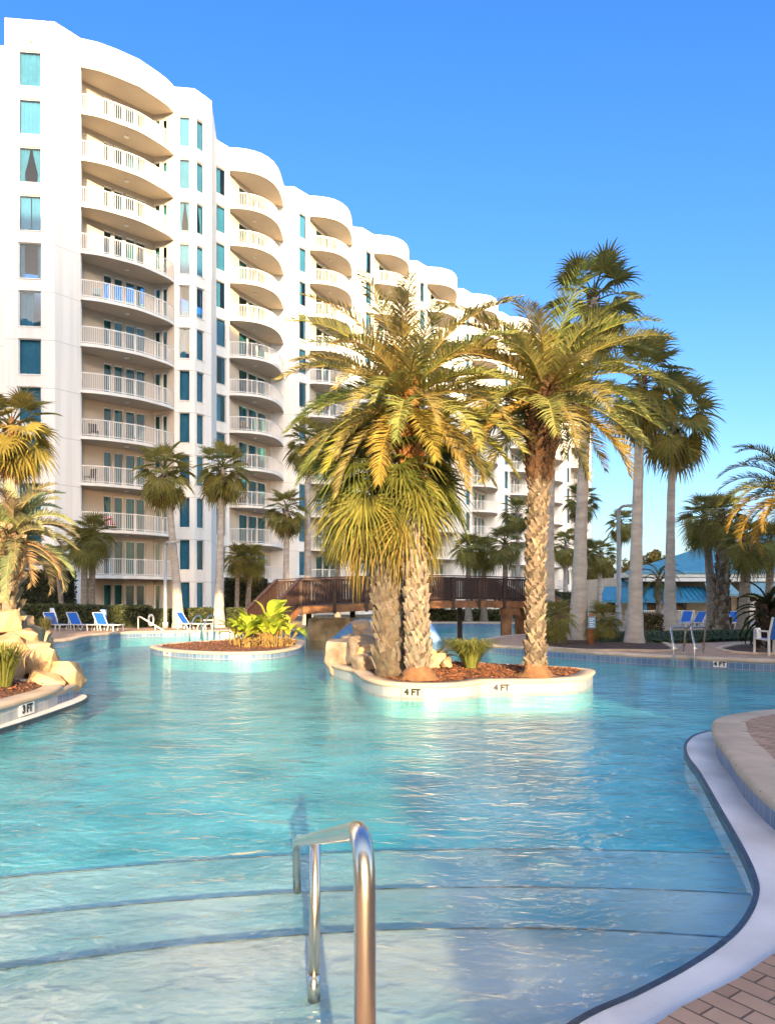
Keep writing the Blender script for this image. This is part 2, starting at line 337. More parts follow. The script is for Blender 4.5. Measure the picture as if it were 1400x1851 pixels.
# ------------------------------------------------------------------ ground, deck, pool
POOL = [(-5.2, 1.3), (-5.22, 11.6), (-5.6, 12.5), (-6.5, 13.3), (-7.5, 14.6), (-8.8, 17.4), (-10.1, 20.6), (-11.25, 23.6), (-11.5, 25.5), (-11.4, 26.9), (-11.9, 29.6), (-11.3, 32.2),
        (-9.2, 33.5), (-7.1, 34.0), (-4.6, 34.3), (-3.2, 35.5), (-1.5, 39.5), (0.4, 43), (2.7, 44.6), (5.2, 45.0), (7.4, 44), (8.6, 41.5), (8.5, 37), (7.6, 33),
        (6.2, 31.0), (4.7, 29.2), (3.7, 27.2), (3.2, 25.2), (3.15, 23.8), (3.5, 22.9), (4.1, 22.2), (4.9, 21.2), (5.9, 19.9), (7.0, 18.8), (9.1, 17.4), (11, 16.6), (13, 16),
        (13.4, 13.5), (12, 11.4), (9, 10.4), (6.5, 10.1), (4.9, 9.6), (4.05, 9.0), (3.68, 8.3), (3.45, 7.7), (3.25, 7.0), (3.02, 6.27), (2.82, 5.4), (2.80, 4.8), (3.0, 4.3), (3.3, 4.0)]
POOL = [tuple(p)[:2] for p in smooth_path([(a, b, 0) for a, b in POOL], 4)]
APRON_EDGE = [(3.3, 4.0), (2.5, 3.75), (1.8, 3.45), (1.52, 3.22), (1.19, 3.0), (0.85, 2.72), (0.4, 2.40), (-.3, 2.05), (-1.6, 1.65), (-3.4, 1.4), (-5.2, 1.3)]
INNER = [gp(1283, 1322, .0), gp(1255, 1330), gp(1240, 1342), gp(1236, 1356), gp(1243, 1374), gp(1262, 1400), gp(1300, 1468), gp(1340, 1540), gp(1361, 1590), gp(1363, 1622), gp(1346, 1662), gp(1310, 1702), gp(1240, 1750), gp(1150, 1798), gp(1040, 1850)]
INNER = [(p.x, p.y) for p in INNER] + [(.30, 2.52), (-.4, 2.17), (-1.6, 1.78), (-3.4, 1.5), (-5.2, 1.36)]
INNER = [tuple(p)[:2] for p in smooth_path([(a, b, 0) for a, b in INNER], 6)]
DECK_Z, APRON_Z, STRIP_Z = .25, .045, .012

# deck sheet with the pool cut out (and the lower apron the camera stands on)
deck = MB()
hole = POOL + [(3.3, -5.0), (-5.2, -5.0)]
deck.sheet([[(-70, -20), (70, -20), (70, 47), (-70, 47)], hole], DECK_Z)
o = part(deck, 'pool_deck', M['brick']); tag(o, kind='structure')
ap = MB()
ap.sheet([APRON_EDGE + [(-5.2, -5.0), (3.3, -5.0)]], APRON_Z)
for a, b in zip(APRON_EDGE[:-1], APRON_EDGE[1:]):
    ap.quad((*a, APRON_Z), (*b, APRON_Z), (*b, -.15), (*a, -.15))
o = part(ap, 'near_paving', M['brick']); tag(o, kind='structure')

def ribbon_uv(me_obj):
    pass
def wall_band(name, path, z0, z1, m, closed=False, parent=None, kind='structure', inset=0.0):
    """vertical band along a path with metric UVs."""
    me = bpy.data.meshes.new(name); V = []; Fc = []; UV = []
    s = 0.0; n = len(path)
    for i, p in enumerate(path):
        if i: s += (Vector(p) - Vector(path[i - 1])).length
        V += [(p[0], p[1], z0), (p[0], p[1], z1)]; UV += [(s, z0), (s, z1)]
    for i in range(n - 1): Fc.append((2 * i, 2 * i + 2, 2 * i + 3, 2 * i + 1))
    off = wloc(parent) if parent is not None else Vector((0, 0, 0))
    me.from_pydata([(a - off.x, b - off.y, c - off.z) for a, b, c in V], [], Fc); uv = me.uv_layers.new(name='UVMap')
    for lp in me.loops: uv.data[lp.index].uv = UV[lp.vertex_index]
    me.materials.append(m)
    o = link(name, me, parent)
    if parent is None: tag(o, kind=kind)
    return o
def offset_path(path, d, closed=False):
    out = []; n = len(path)
    for i, p in enumerate(path):
        a = Vector(path[(i - 1) % n] if closed or i > 0 else path[i]); b = Vector(path[(i + 1) % n] if closed or i < n - 1 else path[i])
        t = (b - a); t.normalize(); out.append((p[0] - t.y * d, p[1] + t.x * d))
    return out
wall_band('pool_wall', POOL, -1.4, .19, M['tile'])
wb = wall_band('basin_wall', offset_path(POOL, -.004), -1.4, -.04, M['plaster'])
def coping(path, out_d, z, th=.075, wdt=.32, over=.03):
    """rounded nosing strip following a path; out_d = +1/-1 side of the ground."""
    prof = [(-over, z - th), (-over - .012, z - th * .5), (-over, z - .012), (-over + .03, z + .006), (wdt, z + .006)]
    rails = [offset_path(path, -out_d * q[0]) for q in prof]
    mb = MB(); n = len(path)
    V = [(rails[k][i][0], rails[k][i][1], prof[k][1]) for k in range(len(prof)) for i in range(n)]
    fs = [(k * n + i, k * n + i + 1, (k + 1) * n + i + 1, (k + 1) * n + i) for k in range(len(prof) - 1) for i in range(n - 1)]
    mb.add(V, fs); return mb
cm = coping(POOL, -1, DECK_Z)
Pj = 0.0
for i in range(1, len(POOL)):
    Pj += (Vector(POOL[i]) - Vector(POOL[i - 1])).length
    if Pj > .75 and i < len(POOL) - 1:
        Pj = 0; t_ = (Vector(POOL[i + 1]) - Vector(POOL[i - 1])).normalized(); n_ = Vector((-t_.y, t_.x)); q = Vector(POOL[i])
        cm.bar((*(q - n_ * .035), DECK_Z - .012), (*(q + n_ * .325), DECK_Z + .007), .007, .006, mi=1)
o = part(cm, 'pool_coping', [M['coping'], M['mortar']], smooth=True); tag(o, kind='structure')

# white dry strip (zero entry gutter) and its dark trim
st = MB()
NEARWALL = [p for p in POOL[-60:] if p[1] < 9.05]
k0 = min(range(len(NEARWALL)), key=lambda i: (NEARWALL[i][0] - 4.05) ** 2 + (NEARWALL[i][1] - 8.7) ** 2)
NW = NEARWALL[k0:]
st.sheet([NW + APRON_EDGE[1:] + INNER[::-1]], STRIP_Z)
for a, b in zip(INNER[:-1], INNER[1:]): st.quad((*a, STRIP_Z), (*b, STRIP_Z), (*b, -1.3), (*a, -1.3))
o = part(st, 'pool_edge_strip', M['strip']); tag(o, kind='structure')
tr = MB()
I2 = offset_path(INNER, .022); I3 = offset_path(INNER, -.010)
for i in range(len(INNER) - 1):
    tr.quad((*I2[i], .016), (*I2[i + 1], .016), (*I3[i + 1], .016), (*I3[i], .016))
    tr.quad((*I3[i], .016), (*I3[i + 1], .016), (*I3[i + 1], -.06), (*I3[i], -.06))
    tr.quad((*I2[i], .016), (*I2[i + 1], .016), (*I2[i + 1], -.06), (*I2[i], -.06))
o = part(tr, 'edge_trim', M['nosing']); tag(o, kind='structure')

# basin floor: sun shelf, two steps, then the deep floor
E1 = lambda x: 4.04 - .075 * (x - .6) ** 2
E2 = lambda x: 4.72 - .050 * (x - .8) ** 2
E3 = lambda x: 5.56 - .045 * (x - 1.0) ** 2
xs = [-6 + .25 * i for i in range(45)]
fl = MB(); nb_ = MB()
def strip(y0, y1, z0, z1, mi):
    for a, b in zip(xs[:-1], xs[1:]): fl.quad((a, y0(a), z0), (b, y0(b), z0), (b, y1(b), z1), (a, y1(a), z1), mi)
Zs = (-.10, -.142, -.184, -.225)
strip(lambda x: -1.0, E1, Zs[0], Zs[0], 0)
strip(E1, E1, Zs[0], Zs[1], 0); strip(E1, E2, Zs[1], Zs[1], 1)
strip(E2, E2, Zs[1], Zs[2], 1); strip(E2, E3, Zs[2], Zs[2], 2)
strip(E3, E3, Zs[2], Zs[3], 3); strip(E3, lambda x: 14.0, Zs[3], -.37, 3)
fl.quad((-16, 13.99, -.37), (16, 13.99, -.37), (16, 48, -.40), (-16, 48, -.40), 3)
fl.quad((5, 2, -.44), (16, 2, -.44), (16, 13.99, -.38), (5, 13.99, -.38), 3)
M['step1'] = mat('step_plaster', (.32, .50, .52), .75, .08, 1.2)
M['step2'] = mat('lower_step_plaster', (.23, .51, .56), .75, .08, 1.2)
o = part(fl, 'pool_floor', [M['shelf'], M['step1'], M['step2'], M['plaster']]); tag(o, kind='structure')
for E, z in ((E1, Zs[0]), (E2, Zs[1]), (E3, Zs[2])):
    for a, b in zip(xs[:-1], xs[1:]):
        nb_.quad((a, E(a) - .012, z + .004), (b, E(b) - .012, z + .004), (b, E(b) + .004, z + .004), (a, E(a) + .004, z + .004))
        nb_.quad((a, E(a) + .004, z + .004), (b, E(b) + .004, z + .004), (b, E(b) + .004, z - .022), (a, E(a) + .004, z - .022))
o = part(nb_, 'step_nosing_floor', M['steptile']); o.name = 'pool_step_floor'; tag(o, kind='structure')
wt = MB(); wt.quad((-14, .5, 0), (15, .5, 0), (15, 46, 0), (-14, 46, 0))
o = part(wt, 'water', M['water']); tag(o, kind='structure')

# ground to the horizon, falling away gently behind the right-hand deck
gr = MB()
def gz(x, y):
    t = min(1, max(0, (y - 44) / 16)); u = min(1, max(0, (x - 13) / 5)); t = t * t * (3 - 2 * t); u = u * u * (3 - 2 * u)
    return .20 - .75 * t * u
gx = [-900, -300, -90, -60, -40, -20, 0, 6, 10, 13, 14, 15, 16, 17, 18, 22, 30, 45, 60, 90, 300, 900]
gy = [46.9, 48, 50, 52, 54, 56, 58, 60, 70, 100, 160, 400, 1500]
for i in range(len(gx) - 1):
    for j in range(len(gy) - 1):
        gr.quad(*[(X, Y, gz(X, Y)) for X, Y in ((gx[i], gy[j]), (gx[i + 1], gy[j]), (gx[i + 1], gy[j + 1]), (gx[i], gy[j + 1]))])
for X0, X1, Y0, Y1 in ((-900, -69.9, -900, 46.9), (69.9, 900, -900, 46.9), (-69.9, 69.9, -900, -19.9)):
    gr.quad((X0, Y0, .2), (X1, Y0, .2), (X1, Y1, .2), (X0, Y1, .2))
o = part(gr, 'ground', M['ground']); tag(o, kind='structure')

# ------------------------------------------------------------------ apartment building
ST, BASE = 2.87, .22
zf = lambda k: BASE + .06 + ST * k            # floor level of storey k
SOF, ROOF = 34.55, 36.3
NFL = 12
tower = empty('apartment_building', (-14, 52, BASE), 'white stepped high-rise apartment block with rows of curved balconies', 'apartment building')
A = [(-22.77, 44.06), (-19.94, 44.37), (-18.92, 45.67)]
ARC0 = [(-18.92, 45.67), (-17.95, 46.0), (-17.0, 46.59), (-15.9, 47.45), (-15.05, 48.6), (-14.62, 49.3), (-14.40, 50.01)]
A3, A4, A5, A6 = (-14.40, 50.01), (-13.06, 50.17), (-12.22, 51.4), (-12.84, 55.55)
U = (5.42, 6.80)
W1 = lambda k: (-13.2 + U[0] * k, 55.35 + U[1] * k)
def tmpl(k, P): w_ = W1(k); return [(w_[0] + x, w_[1] + y) for x, y in P]
ARCU = [(1.1, 1.4), (1.7, 1.43), (2.3, 1.55), (2.9, 1.78), (3.4, 2.1), (3.85, 2.6), (4.2, 3.2), (4.42, 4.0), (4.52, 5.0), (4.53, 6.69)]
INU = [(1.1, 1.4), (0.95, 1.75), (3.45, 6.58), (5.42, 6.80)]
NU = 8
ins = lambda p, q, t: (p[0] + (q[0] - p[0]) * t, p[1] + (q[1] - p[1]) * t)
I1, I2p = (-19.75, 46.53), (-15.89, 50.23)

def wall_open(mb, p0, p1, z0, z1, ops=(), depth=.16, mi=0):
    """wall quad with rectangular openings (u0,u1,v0,v1) in metres along / above z=0, with reveals."""
    d = Vector((p1[0] - p0[0], p1[1] - p0[1], 0)); L = d.length; d.normalize(); inn = Vector((-d.y, d.x, 0))
    us = sorted({0, L, *[o[0] for o in ops], *[o[1] for o in ops]}); vs_ = sorted({z0, z1, *[o[2] for o in ops], *[o[3] for o in ops]})
    P = lambda u, v, e=0: Vector((p0[0], p0[1], 0)) + d * u + inn * e + Vector((0, 0, v))
    for a, b in zip(us[:-1], us[1:]):
        for c, e in zip(vs_[:-1], vs_[1:]):
            mu, mv = (a + b) / 2, (c + e) / 2
            if any(o[0] < mu < o[1] and o[2] < mv < o[3] for o in ops): continue
            mb.quad(P(a, c), P(b, c), P(b, e), P(a, e), mi)
    for o in ops:
        u0, u1, v0, v1 = o
        for (a, b), (c, e) in (((u0, v0), (u1, v0)), ((u1, v0), (u1, v1)), ((u1, v1), (u0, v1)), ((u0, v1), (u0, v0))):
            mb.quad(P(a, b), P(a, b, depth), P(c, e, depth), P(c, e))
def seg_u(p0, p1, px):
    k = (px - 700) / F; d = Vector((p1[0] - p0[0], p1[1] - p0[1])); L = d.length
    t = (p0[0] - k * p0[1]) / (k * d.y - d.x); return t * L

_cache = {}
def frame_mesh(wd, ht, mull=0):
    key = ('f', round(wd, 2), round(ht, 2), mull)
    if key not in _cache:
        mb = MB(); t = .05
        for x in (t / 2, wd - t / 2): mb.box((x, .12, ht / 2), (t, .07, ht))
        for z in (t / 2, ht - t / 2): mb.box((wd / 2, .12, z), (wd - 2 * t, .066, t))
        for k in range(1, mull + 1): mb.box((wd * k / (mull + 1), .12, ht / 2), (.09, .075, ht - 2 * t))
        mb.box((wd / 2, .03, -.03), (wd + .1, .14, .05))
        _cache[key] = mb.mesh('window', M['frame'])
    return _cache[key]
def pane_mesh(wd, ht, g='glass'):
    key = ('p', round(wd, 2), round(ht, 2), g)
    if key not in _cache:
        mb = MB(); mb.quad((.05, .13, .05), (wd - .05, .13, .05), (wd - .05, .13, ht - .05), (.05, .13, ht - .05))
        _cache[key] = mb.mesh('pane', M[g])
    return _cache[key]
def curtain_mesh(wd, ht, style, seed):
    key = ('c', round(wd, 2), round(ht, 2), style, seed)
    if key not in _cache:
        rnd = random.Random(seed * 7 + 3); mb = MB()
        def drape(x0, x1, pinch=0.0, side=0):
            n = max(6, int((x1 - x0) / .035)); rows = 9; ph = rnd.random() * 6; V = []
            for j in range(rows):
                z = .03 + (ht - .06) * j / (rows - 1); s_ = 1.0
                if pinch: h_ = 1 - j / (rows - 1); s_ = 1 - pinch * min(1, h_ / .7) ** 1.3 + pinch * .18 * max(0, (h_ - .75) / .25)
                for i in range(n + 1):
                    u = i / n
                    x = x0 + (x1 - x0) * (u * s_ if side <= 0 else 1 - (1 - u) * s_)
                    V.append((x, .26 + .03 * math.sin(u * (x1 - x0) / .11 * 6.283 / 1.3 + ph) + .012 * math.sin(u * 23 + ph), z))
            mb.add(V, [(j * (n + 1) + i, j * (n + 1) + i + 1, (j + 1) * (n + 1) + i + 1, (j + 1) * (n + 1) + i) for j in range(rows - 1) for i in range(n)])
        if style == 0: drape(.02, wd - .02)
        elif style == 1: drape(.02, wd * .45, .55, -1); drape(wd * .55, wd - .02, .55, 1)
        elif style == 2: drape(.02, wd * .62)
        elif style == 3: drape(.02, wd * .2); drape(wd * .8, wd - .02)
        elif style == 4: drape(.02, wd * .49); drape(wd * .53, wd - .02)
        _cache[key] = mb.mesh('curtain', M['curtain'] if seed % 3 else M['sheer'], smooth=True)
    return _cache[key]
rw = random.Random(5)
def place(name, p0, p1, u, z, me, parent):
    d = Vector((p1[0] - p0[0], p1[1] - p0[1])); d.normalize()
    loc = Vector((p0[0] + d.x * u, p0[1] + d.y * u, z)) - wloc(parent)
    return link(name, me, parent, loc, math.atan2(d.y, d.x))
def window(p0, p1, u0, u1, z0, z1, style=None, name='window'):
    wd, ht = u1 - u0, z1 - z0
    o = place(name, p0, p1, u0, z0, frame_mesh(wd, ht), tower)
    link('pane', pane_mesh(wd, ht), o)
    if style is None: style = rw.choice([0, 0, 0, 0, 4, 2, 3])
    link('curtain', curtain_mesh(wd, ht, style, rw.randint(0, 2)), o)
    return o

walls = MB(); soffit = MB()
# left recessed part beyond the corner
wall_open(walls, (-62, 43.9), (-22.80, 45.35), BASE, 35.6)
wall_open(walls, (-22.79, 45.5), A[0], BASE, SOF)
# first window column
u0, u1 = seg_u(A[0], A[1], 33.5), seg_u(A[0], A[1], 75)
WZ = [(zf(k) + .48, zf(k) + 2.62) for k in range(NFL)]
wall_open(walls, A[0], A[1], BASE, SOF, [(u0, u1, a, b) for a, b in WZ])
st0 = {11: 0, 10: 0, 9: 1, 8: 4, 7: 3, 6: 2, 5: 0, 4: 0, 3: 0, 2: 0, 1: 0, 0: 0}
for k, (a, b) in enumerate(WZ): window(A[0], A[1], u0, u1, a, b, st0[k])
wall_open(walls, A[1], A[2], BASE, SOF)
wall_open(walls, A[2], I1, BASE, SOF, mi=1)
# big balcony bay: doors in the back wall, narrow lights in the end wall
dpx = [(188, 203), (207, 223), (228, 245), (247, 263)]
D0 = [(seg_u(I1, I2p, a), seg_u(I1, I2p, b)) for a, b in dpx]
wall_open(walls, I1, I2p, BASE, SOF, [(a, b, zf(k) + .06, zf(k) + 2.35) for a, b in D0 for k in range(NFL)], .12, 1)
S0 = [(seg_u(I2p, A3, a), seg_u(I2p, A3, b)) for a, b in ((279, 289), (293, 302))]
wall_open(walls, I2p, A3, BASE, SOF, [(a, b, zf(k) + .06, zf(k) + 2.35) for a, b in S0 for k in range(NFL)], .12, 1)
for k in range(NFL):
    for a, b in D0:
        o = place('sliding_door', I1, I2p, a, zf(k) + .06, frame_mesh(b - a, 2.29), tower)
        link('pane', pane_mesh(b - a, 2.29, 'doorglass'), o)
        if rw.random() < .42: link('curtain', curtain_mesh(b - a, 2.29, rw.choice([0, 0, 2, 3]), rw.randint(0, 2)), o)
    for a, b in S0:
        o = place('side_light', I2p, A3, a, zf(k) + .06, frame_mesh(b - a, 2.29), tower)
        link('pane', pane_mesh(b - a, 2.29, 'doorglass'), o)
        if rw.random() < .6: link('curtain', curtain_mesh(b - a, 2.29, 0, rw.randint(0, 2)), o)
# two window columns of the second bay
for p0, p1, xa, xb, sty in ((A3, A4, 323.5, 343.5, {9: 1, 6: 2, 7: 3}), (A4, A5, 356, 369.5, {9: 1, 7: 3, 1: 2})):
    u0, u1 = seg_u(p0, p1, xa), seg_u(p0, p1, xb)
    ops = [(u0, u1, zf(k) + .48, zf(k) + 2.55) for k in range(NFL)]
    wall_open(walls, p0, p1, BASE, SOF, ops)
    for k, o in enumerate(ops): window(p0, p1, *o, sty.get(k, 0))
wall_open(walls, A5, A6, BASE, SOF)
far_w = MB(); far_p = MB(); far_c = MB(); far_d = MB(); far_dp = MB()
def plain_window(fr, pn, p0, p1, u0, u1, z0, z1, cur=None):
    d = Vector((p1[0] - p0[0], p1[1] - p0[1], 0)); d.normalize(); inn = Vector((-d.y, d.x, 0))
    P = lambda u, v, e: Vector((p0[0], p0[1], 0)) + d * u + inn * e + Vector((0, 0, v))
    for (a, b, c, e) in ((u0, u0 + .05, z0, z1), (u1 - .05, u1, z0, z1), (u0 + .05, u1 - .05, z0, z0 + .05), (u0 + .05, u1 - .05, z1 - .05, z1)):
        fr.quad(P(a, c, .10), P(b, c, .10), P(b, e, .10), P(a, e, .10))
    pn.quad(P(u0, z0, .13), P(u1, z0, .13), P(u1, z1, .13), P(u0, z1, .13))
    if cur is not None: cur.quad(P(u0, z0, .28), P(u1, z0, .28), P(u1, z1, .28), P(u0, z1, .28))
for k in range(NU):
    w1 = W1(k); q = tmpl(k, INU); p0, p1 = w1, q[0]
    L = (Vector(p1) - Vector(p0)).length
    u0, u1 = L * .30, L * .82
    ops = [(u0, u1, zf(j) + .48, zf(j) + 2.55) for j in range(NFL)]
    wall_open(walls, p0, p1, BASE, SOF, ops)
    for o_ in ops:
        if k < 5: window(p0, p1, *o_)
        else: plain_window(far_w, far_p, p0, p1, *o_, far_c)
    if k == 0: wall_open(walls, A6, w1, BASE, SOF)
    wall_open(walls, q[0], q[1], BASE, SOF)
    Lb = (Vector(q[2]) - Vector(q[1])).length
    ds = [(1.25, 2.35), (2.45, 3.55), (3.65, 4.75)] if k < 7 else [(3.0, 4.0), (4.1, 5.0)]
    ds = [(a, min(b, Lb - .08)) for a, b in ds]
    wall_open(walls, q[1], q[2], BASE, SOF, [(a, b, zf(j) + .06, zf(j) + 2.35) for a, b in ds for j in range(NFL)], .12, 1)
    for j in range(NFL):
        if k < 6:
            key = ('udoor',)
            if key not in _cache:
                f_ = MB(); g_ = MB(); b0 = ds[0][0]
                for a, b in ds:
                    a -= b0; b -= b0
                    for x in (a + .03, b - .03): f_.box((x, .06, 1.145), (.06, .06, 2.29))
                    for z in (.03, 2.26): f_.box(((a + b) / 2, .06, z), (b - a - .12, .056, .06))
                    g_.quad((a + .06, .07, .06), (b - .06, .07, .06), (b - .06, .07, 2.23), (a + .06, .07, 2.23))
                _cache[key] = (f_.mesh('sliding_door', M['frame']), g_.mesh('pane', M['doorglass']))
            o = place('sliding_door', q[1], q[2], ds[0][0], zf(j) + .06, _cache[key][0], tower)
            link('pane', _cache[key][1], o)
            for a, b in ds:
                if rw.random() < .5:
                    c_ = link('curtain', curtain_mesh(b - a, 2.29, rw.choice([0, 0, 2, 3]), rw.randint(0, 2)), o); c_.location = (a - ds[0][0], 0, 0)
        else:
            for a, b in ds: plain_window(far_d, far_dp, q[1], q[2], a, b, zf(j) + .06, zf(j) + 2.35, far_c if rw.random() < .5 else None)
    wall_open(walls, q[2], q[3] if k < NU - 1 else (W1(NU)[0], W1(NU)[1]), BASE, SOF)
END = W1(NU)
BACK = [(END[0] - 5, END[1] + 14), (-20, 86), (-62, 66), (-62, 43.9)]
pts = [END] + BACK
for a, b in zip(pts[:-1], pts[1:]): wall_open(walls, a, b, BASE, SOF)
part(walls, 'wall', [M['stucco'], M['cream']], tower)
for mb, nm, mt in ((far_w, 'window_frames', 'frame'), (far_p, 'window_panes', 'glass'), (far_c, 'curtains', 'curtain'), (far_d, 'door_frames', 'frame'), (far_dp, 'door_panes', 'doorglass')):
    o = part(mb, nm, M[mt], tower); o['kind'] = 'stuff'
# roof and parapet: one closed crown that follows the bays
crown_ = [(-22.79, 45.4)] + A[:2] + ARC0 + [A4, A5, A6]
for k in range(NU): crown_ += [W1(k)] + tmpl(k, ARCU)
crown_ += [END] + BACK[:2] + [(-22.9, 80)]
mb = MB(); mb.prism(crown_, SOF, ROOF); o = part(mb, 'roof', [M['stucco'], M['soffit']], tower)
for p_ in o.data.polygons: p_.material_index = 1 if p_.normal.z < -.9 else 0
mb = MB(); mb.prism([(-62, 43.9), (-22.80, 45.35), (-22.91, 79.5), (-62, 66)], SOF, 35.6); part(mb, 'side_roof', M['stucco'], tower)

# balconies
def balcony_mesh(arc, inner):
    arc = [tuple(p)[:2] for p in smooth_path([(a, b, 0) for a, b in arc], 4)]
    mb = MB(); mb.prism(arc + inner[::-1], -.19, 0)
    rl = MB(); e = offset_path(arc, .07)
    # arc runs left to right with the outside on its right: positive offset goes inward
    n = len(e); L = [0]
    for a, b in zip(e[:-1], e[1:]): L.append(L[-1] + (Vector(b) - Vector(a)).length)
    def pos(s):
        for i in range(n - 1):
            if s <= L[i + 1] or i == n - 2:
                t = (s - L[i]) / max(1e-6, L[i + 1] - L[i]); return ins(e[i], e[i + 1], t)
    for z, wd, ht in ((1.06, .06, .05), (.10, .045, .045)):
        for a, b in zip(e[:-1], e[1:]): rl.bar((*a, z), (*b, z), wd, ht)
    N = int(L[-1] / .125)
    for i in range(N + 1):
        s = .04 + (L[-1] - .08) * i / N; p = pos(s); big = i % 13 == 0
        h = .028 if big else .011
        z0, z1 = (0.0, 1.05) if big else (.11, 1.04)
        V = [(p[0] + sx * h, p[1] + sy * h, z) for z in (z0, z1) for sx, sy in ((-1, -1), (1, -1), (1, 1), (-1, 1))]
        rl.add(V, [(j, (j + 1) % 4, 4 + (j + 1) % 4, 4 + j) for j in range(4)])
    lt = MB()
    return mb, rl
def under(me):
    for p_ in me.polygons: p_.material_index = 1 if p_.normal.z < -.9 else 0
def put_balconies(arc, inner, ref):
    mb, rl = balcony_mesh(arc, inner)
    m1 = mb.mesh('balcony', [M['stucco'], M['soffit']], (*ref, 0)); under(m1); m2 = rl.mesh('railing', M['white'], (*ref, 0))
    cx = sum(p[0] for p in arc) / len(arc) * .6 + sum(p[0] for p in inner) / len(inner) * .4 - ref[0]
    cy = sum(p[1] for p in arc) / len(arc) * .6 + sum(p[1] for p in inner) / len(inner) * .4 - ref[1]
    lb = MB(); lb.tube([(cx, cy, -.19), (cx, cy, -.23), (cx, cy, -.27)], [.16, .16, .09], 12)
    m3 = lb.mesh('ceiling_light', M['frame'])
    for k in range(1, NFL):
        o = link('balcony', m1, tower, Vector((*ref, zf(k))) - wloc(tower))
        link('railing', m2, o); link('ceiling_light', m3, o)
put_balconies(ARC0, [I1, I2p], ARC0[0])
# the unit balconies share one mesh
mb, rl = balcony_mesh(ARCU, INU[1:3]); m1 = mb.mesh('balcony', [M['stucco'], M['soffit']]); under(m1); m2 = rl.mesh('railing', M['white'])
lb = MB(); lb.tube([(2.7, 3.3, -.19), (2.7, 3.3, -.23), (2.7, 3.3, -.27)], [.14, .14, .08], 10); m3 = lb.mesh('ceiling_light', M['frame'])
for k in range(NU):
    for j in range(1, NFL):
        o = link('balcony', m1, tower, Vector((*W1(k), zf(j))) - wloc(tower)); link('railing', m2, o)
        if k < 4: link('ceiling_light', m3, o)
# drain pipe at the left end of the big balconies, floodlights near the parapet
mb = MB(); p = ins(A[2], I1, .35); mb.tube([(p[0] + .12, p[1] + .05, BASE), (p[0] + .12, p[1] + .05, SOF)], .09, 8); part(mb, 'drain_pipe', M['white'], tower)
for px, py, Z in ((55, 72, 44.2), (334, 191, 50.1), (397, 285, 55.9), (521, 362, 62.0), (643, 433, 68.8)):
    p = at(px, py, Z - .12); mb = MB(); mb.box(p + Vector((0, .06, 0)), (.16, .12, .1)); mb.tube([p + Vector((0, 0, .02)), p + Vector((.02, -.16, -.06)), p + Vector((.03, -.22, -.1))], [.05, .07, .1], 8)
    part(mb, 'floodlight', M['frame'], tower)

# furniture standing on the big balconies
def balcony_chair(px, k, rz, label, mt='furn', depth=.5, cat='chair'):
    kx = (px - 700) / F; t = seg_u(ARC0[0], ARC0[-1], px); d = Vector((ARC0[-1][0] - ARC0[0][0], ARC0[-1][1] - ARC0[0][1])).normalized()
    p = Vector(ARC0[0]) + d * t; p = p + Vector((d.y, -d.x)) * (.3 - depth)
    root = empty('balcony_chair', (p.x, p.y, zf(k)), label, cat, 'chairs on the big balconies', rz)
    a = MB(); a.box((0, 0, .42), (.5, .5, .06)); part(a, 'seat', M[mt], root, local=True)
    a = MB(); a.box((0, .24, .72), (.5, .05, .5), rot=Matrix.Rotation(-.2, 3, 'X')); part(a, 'backrest', M[mt], root, local=True)
    for sx in (-1, 1):
        for sy in (-1, 1):
            a = MB(); a.bar((sx * .22, sy * .22, 0), (sx * .22, sy * .22, .4), .04, .04); part(a, 'leg', M[mt], root, local=True)
for px, k, rz, lb, mt in ((172, 4, .6, 'dark wicker chair on the fourth balcony above the ground floor', 'furn'),
                          (166, 3, -.4, 'dark wicker chair on the third balcony up, beside the drain pipe', 'furn'),
                          (180, 2, .2, 'dark chair on the second balcony up, left of the red one', 'furn'),
                          (203, 2, .9, 'red chair on a lower left balcony', 'red'),
                          (252, 4, -.8, 'pale chair on the fourth balcony above the ground floor', 'sheer'),
                          (178, 7, .3, 'pale chair behind the railing of the seventh balcony up', 'sheer'),
                          (240, 9, .5, 'pale chair on a sunlit balcony, third from the top', 'sheer')):
    balcony_chair(px, k, rz, lb, mt)

def bay_chair(k, j, off, rz, label, mt='furn'):
    w_ = W1(k); root = empty('balcony_chair', (w_[0] + off[0], w_[1] + off[1], zf(j)), label, 'chair', 'chairs on the curved bay balconies', rz)
    a = MB(); a.box((0, 0, .42), (.5, .5, .06)); part(a, 'seat', M[mt], root, local=True)
    a = MB(); a.box((0, .24, .72), (.5, .05, .5), rot=Matrix.Rotation(-.2, 3, 'X')); part(a, 'backrest', M[mt], root, local=True)
    for sx in (-1, 1):
        for sy in (-1, 1):
            a = MB(); a.bar((sx * .22, sy * .22, 0), (sx * .22, sy * .22, .4), .04, .04); part(a, 'leg', M[mt], root, local=True)
for k, j, off, rz, lb, mt in ((0, 5, (2.0, 2.4), .5, 'dark chair on the second bay, fifth balcony from the ground', 'furn'), (0, 4, (2.3, 2.5), -.6, 'dark chair on the second bay, fourth balcony from the ground', 'furn'),
                              (0, 3, (1.9, 2.3), .2, 'dark chair on the second bay, third balcony from the ground', 'furn'), (0, 8, (1.9, 2.4), .3, 'dark chair on the second bay, eighth balcony from the ground', 'furn'),
                              (0, 10, (2.0, 2.4), .9, 'dark chair on the second bay, one balcony below the top', 'furn'), (1, 9, (2.0, 2.4), .4, 'dark chair on the third bay, third balcony from the top', 'furn'), (1, 10, (2.2, 2.4), -.4, 'dark chair on the third bay, second balcony from the top', 'furn')):
    bay_chair(k, j, off, rz, lb, mt)

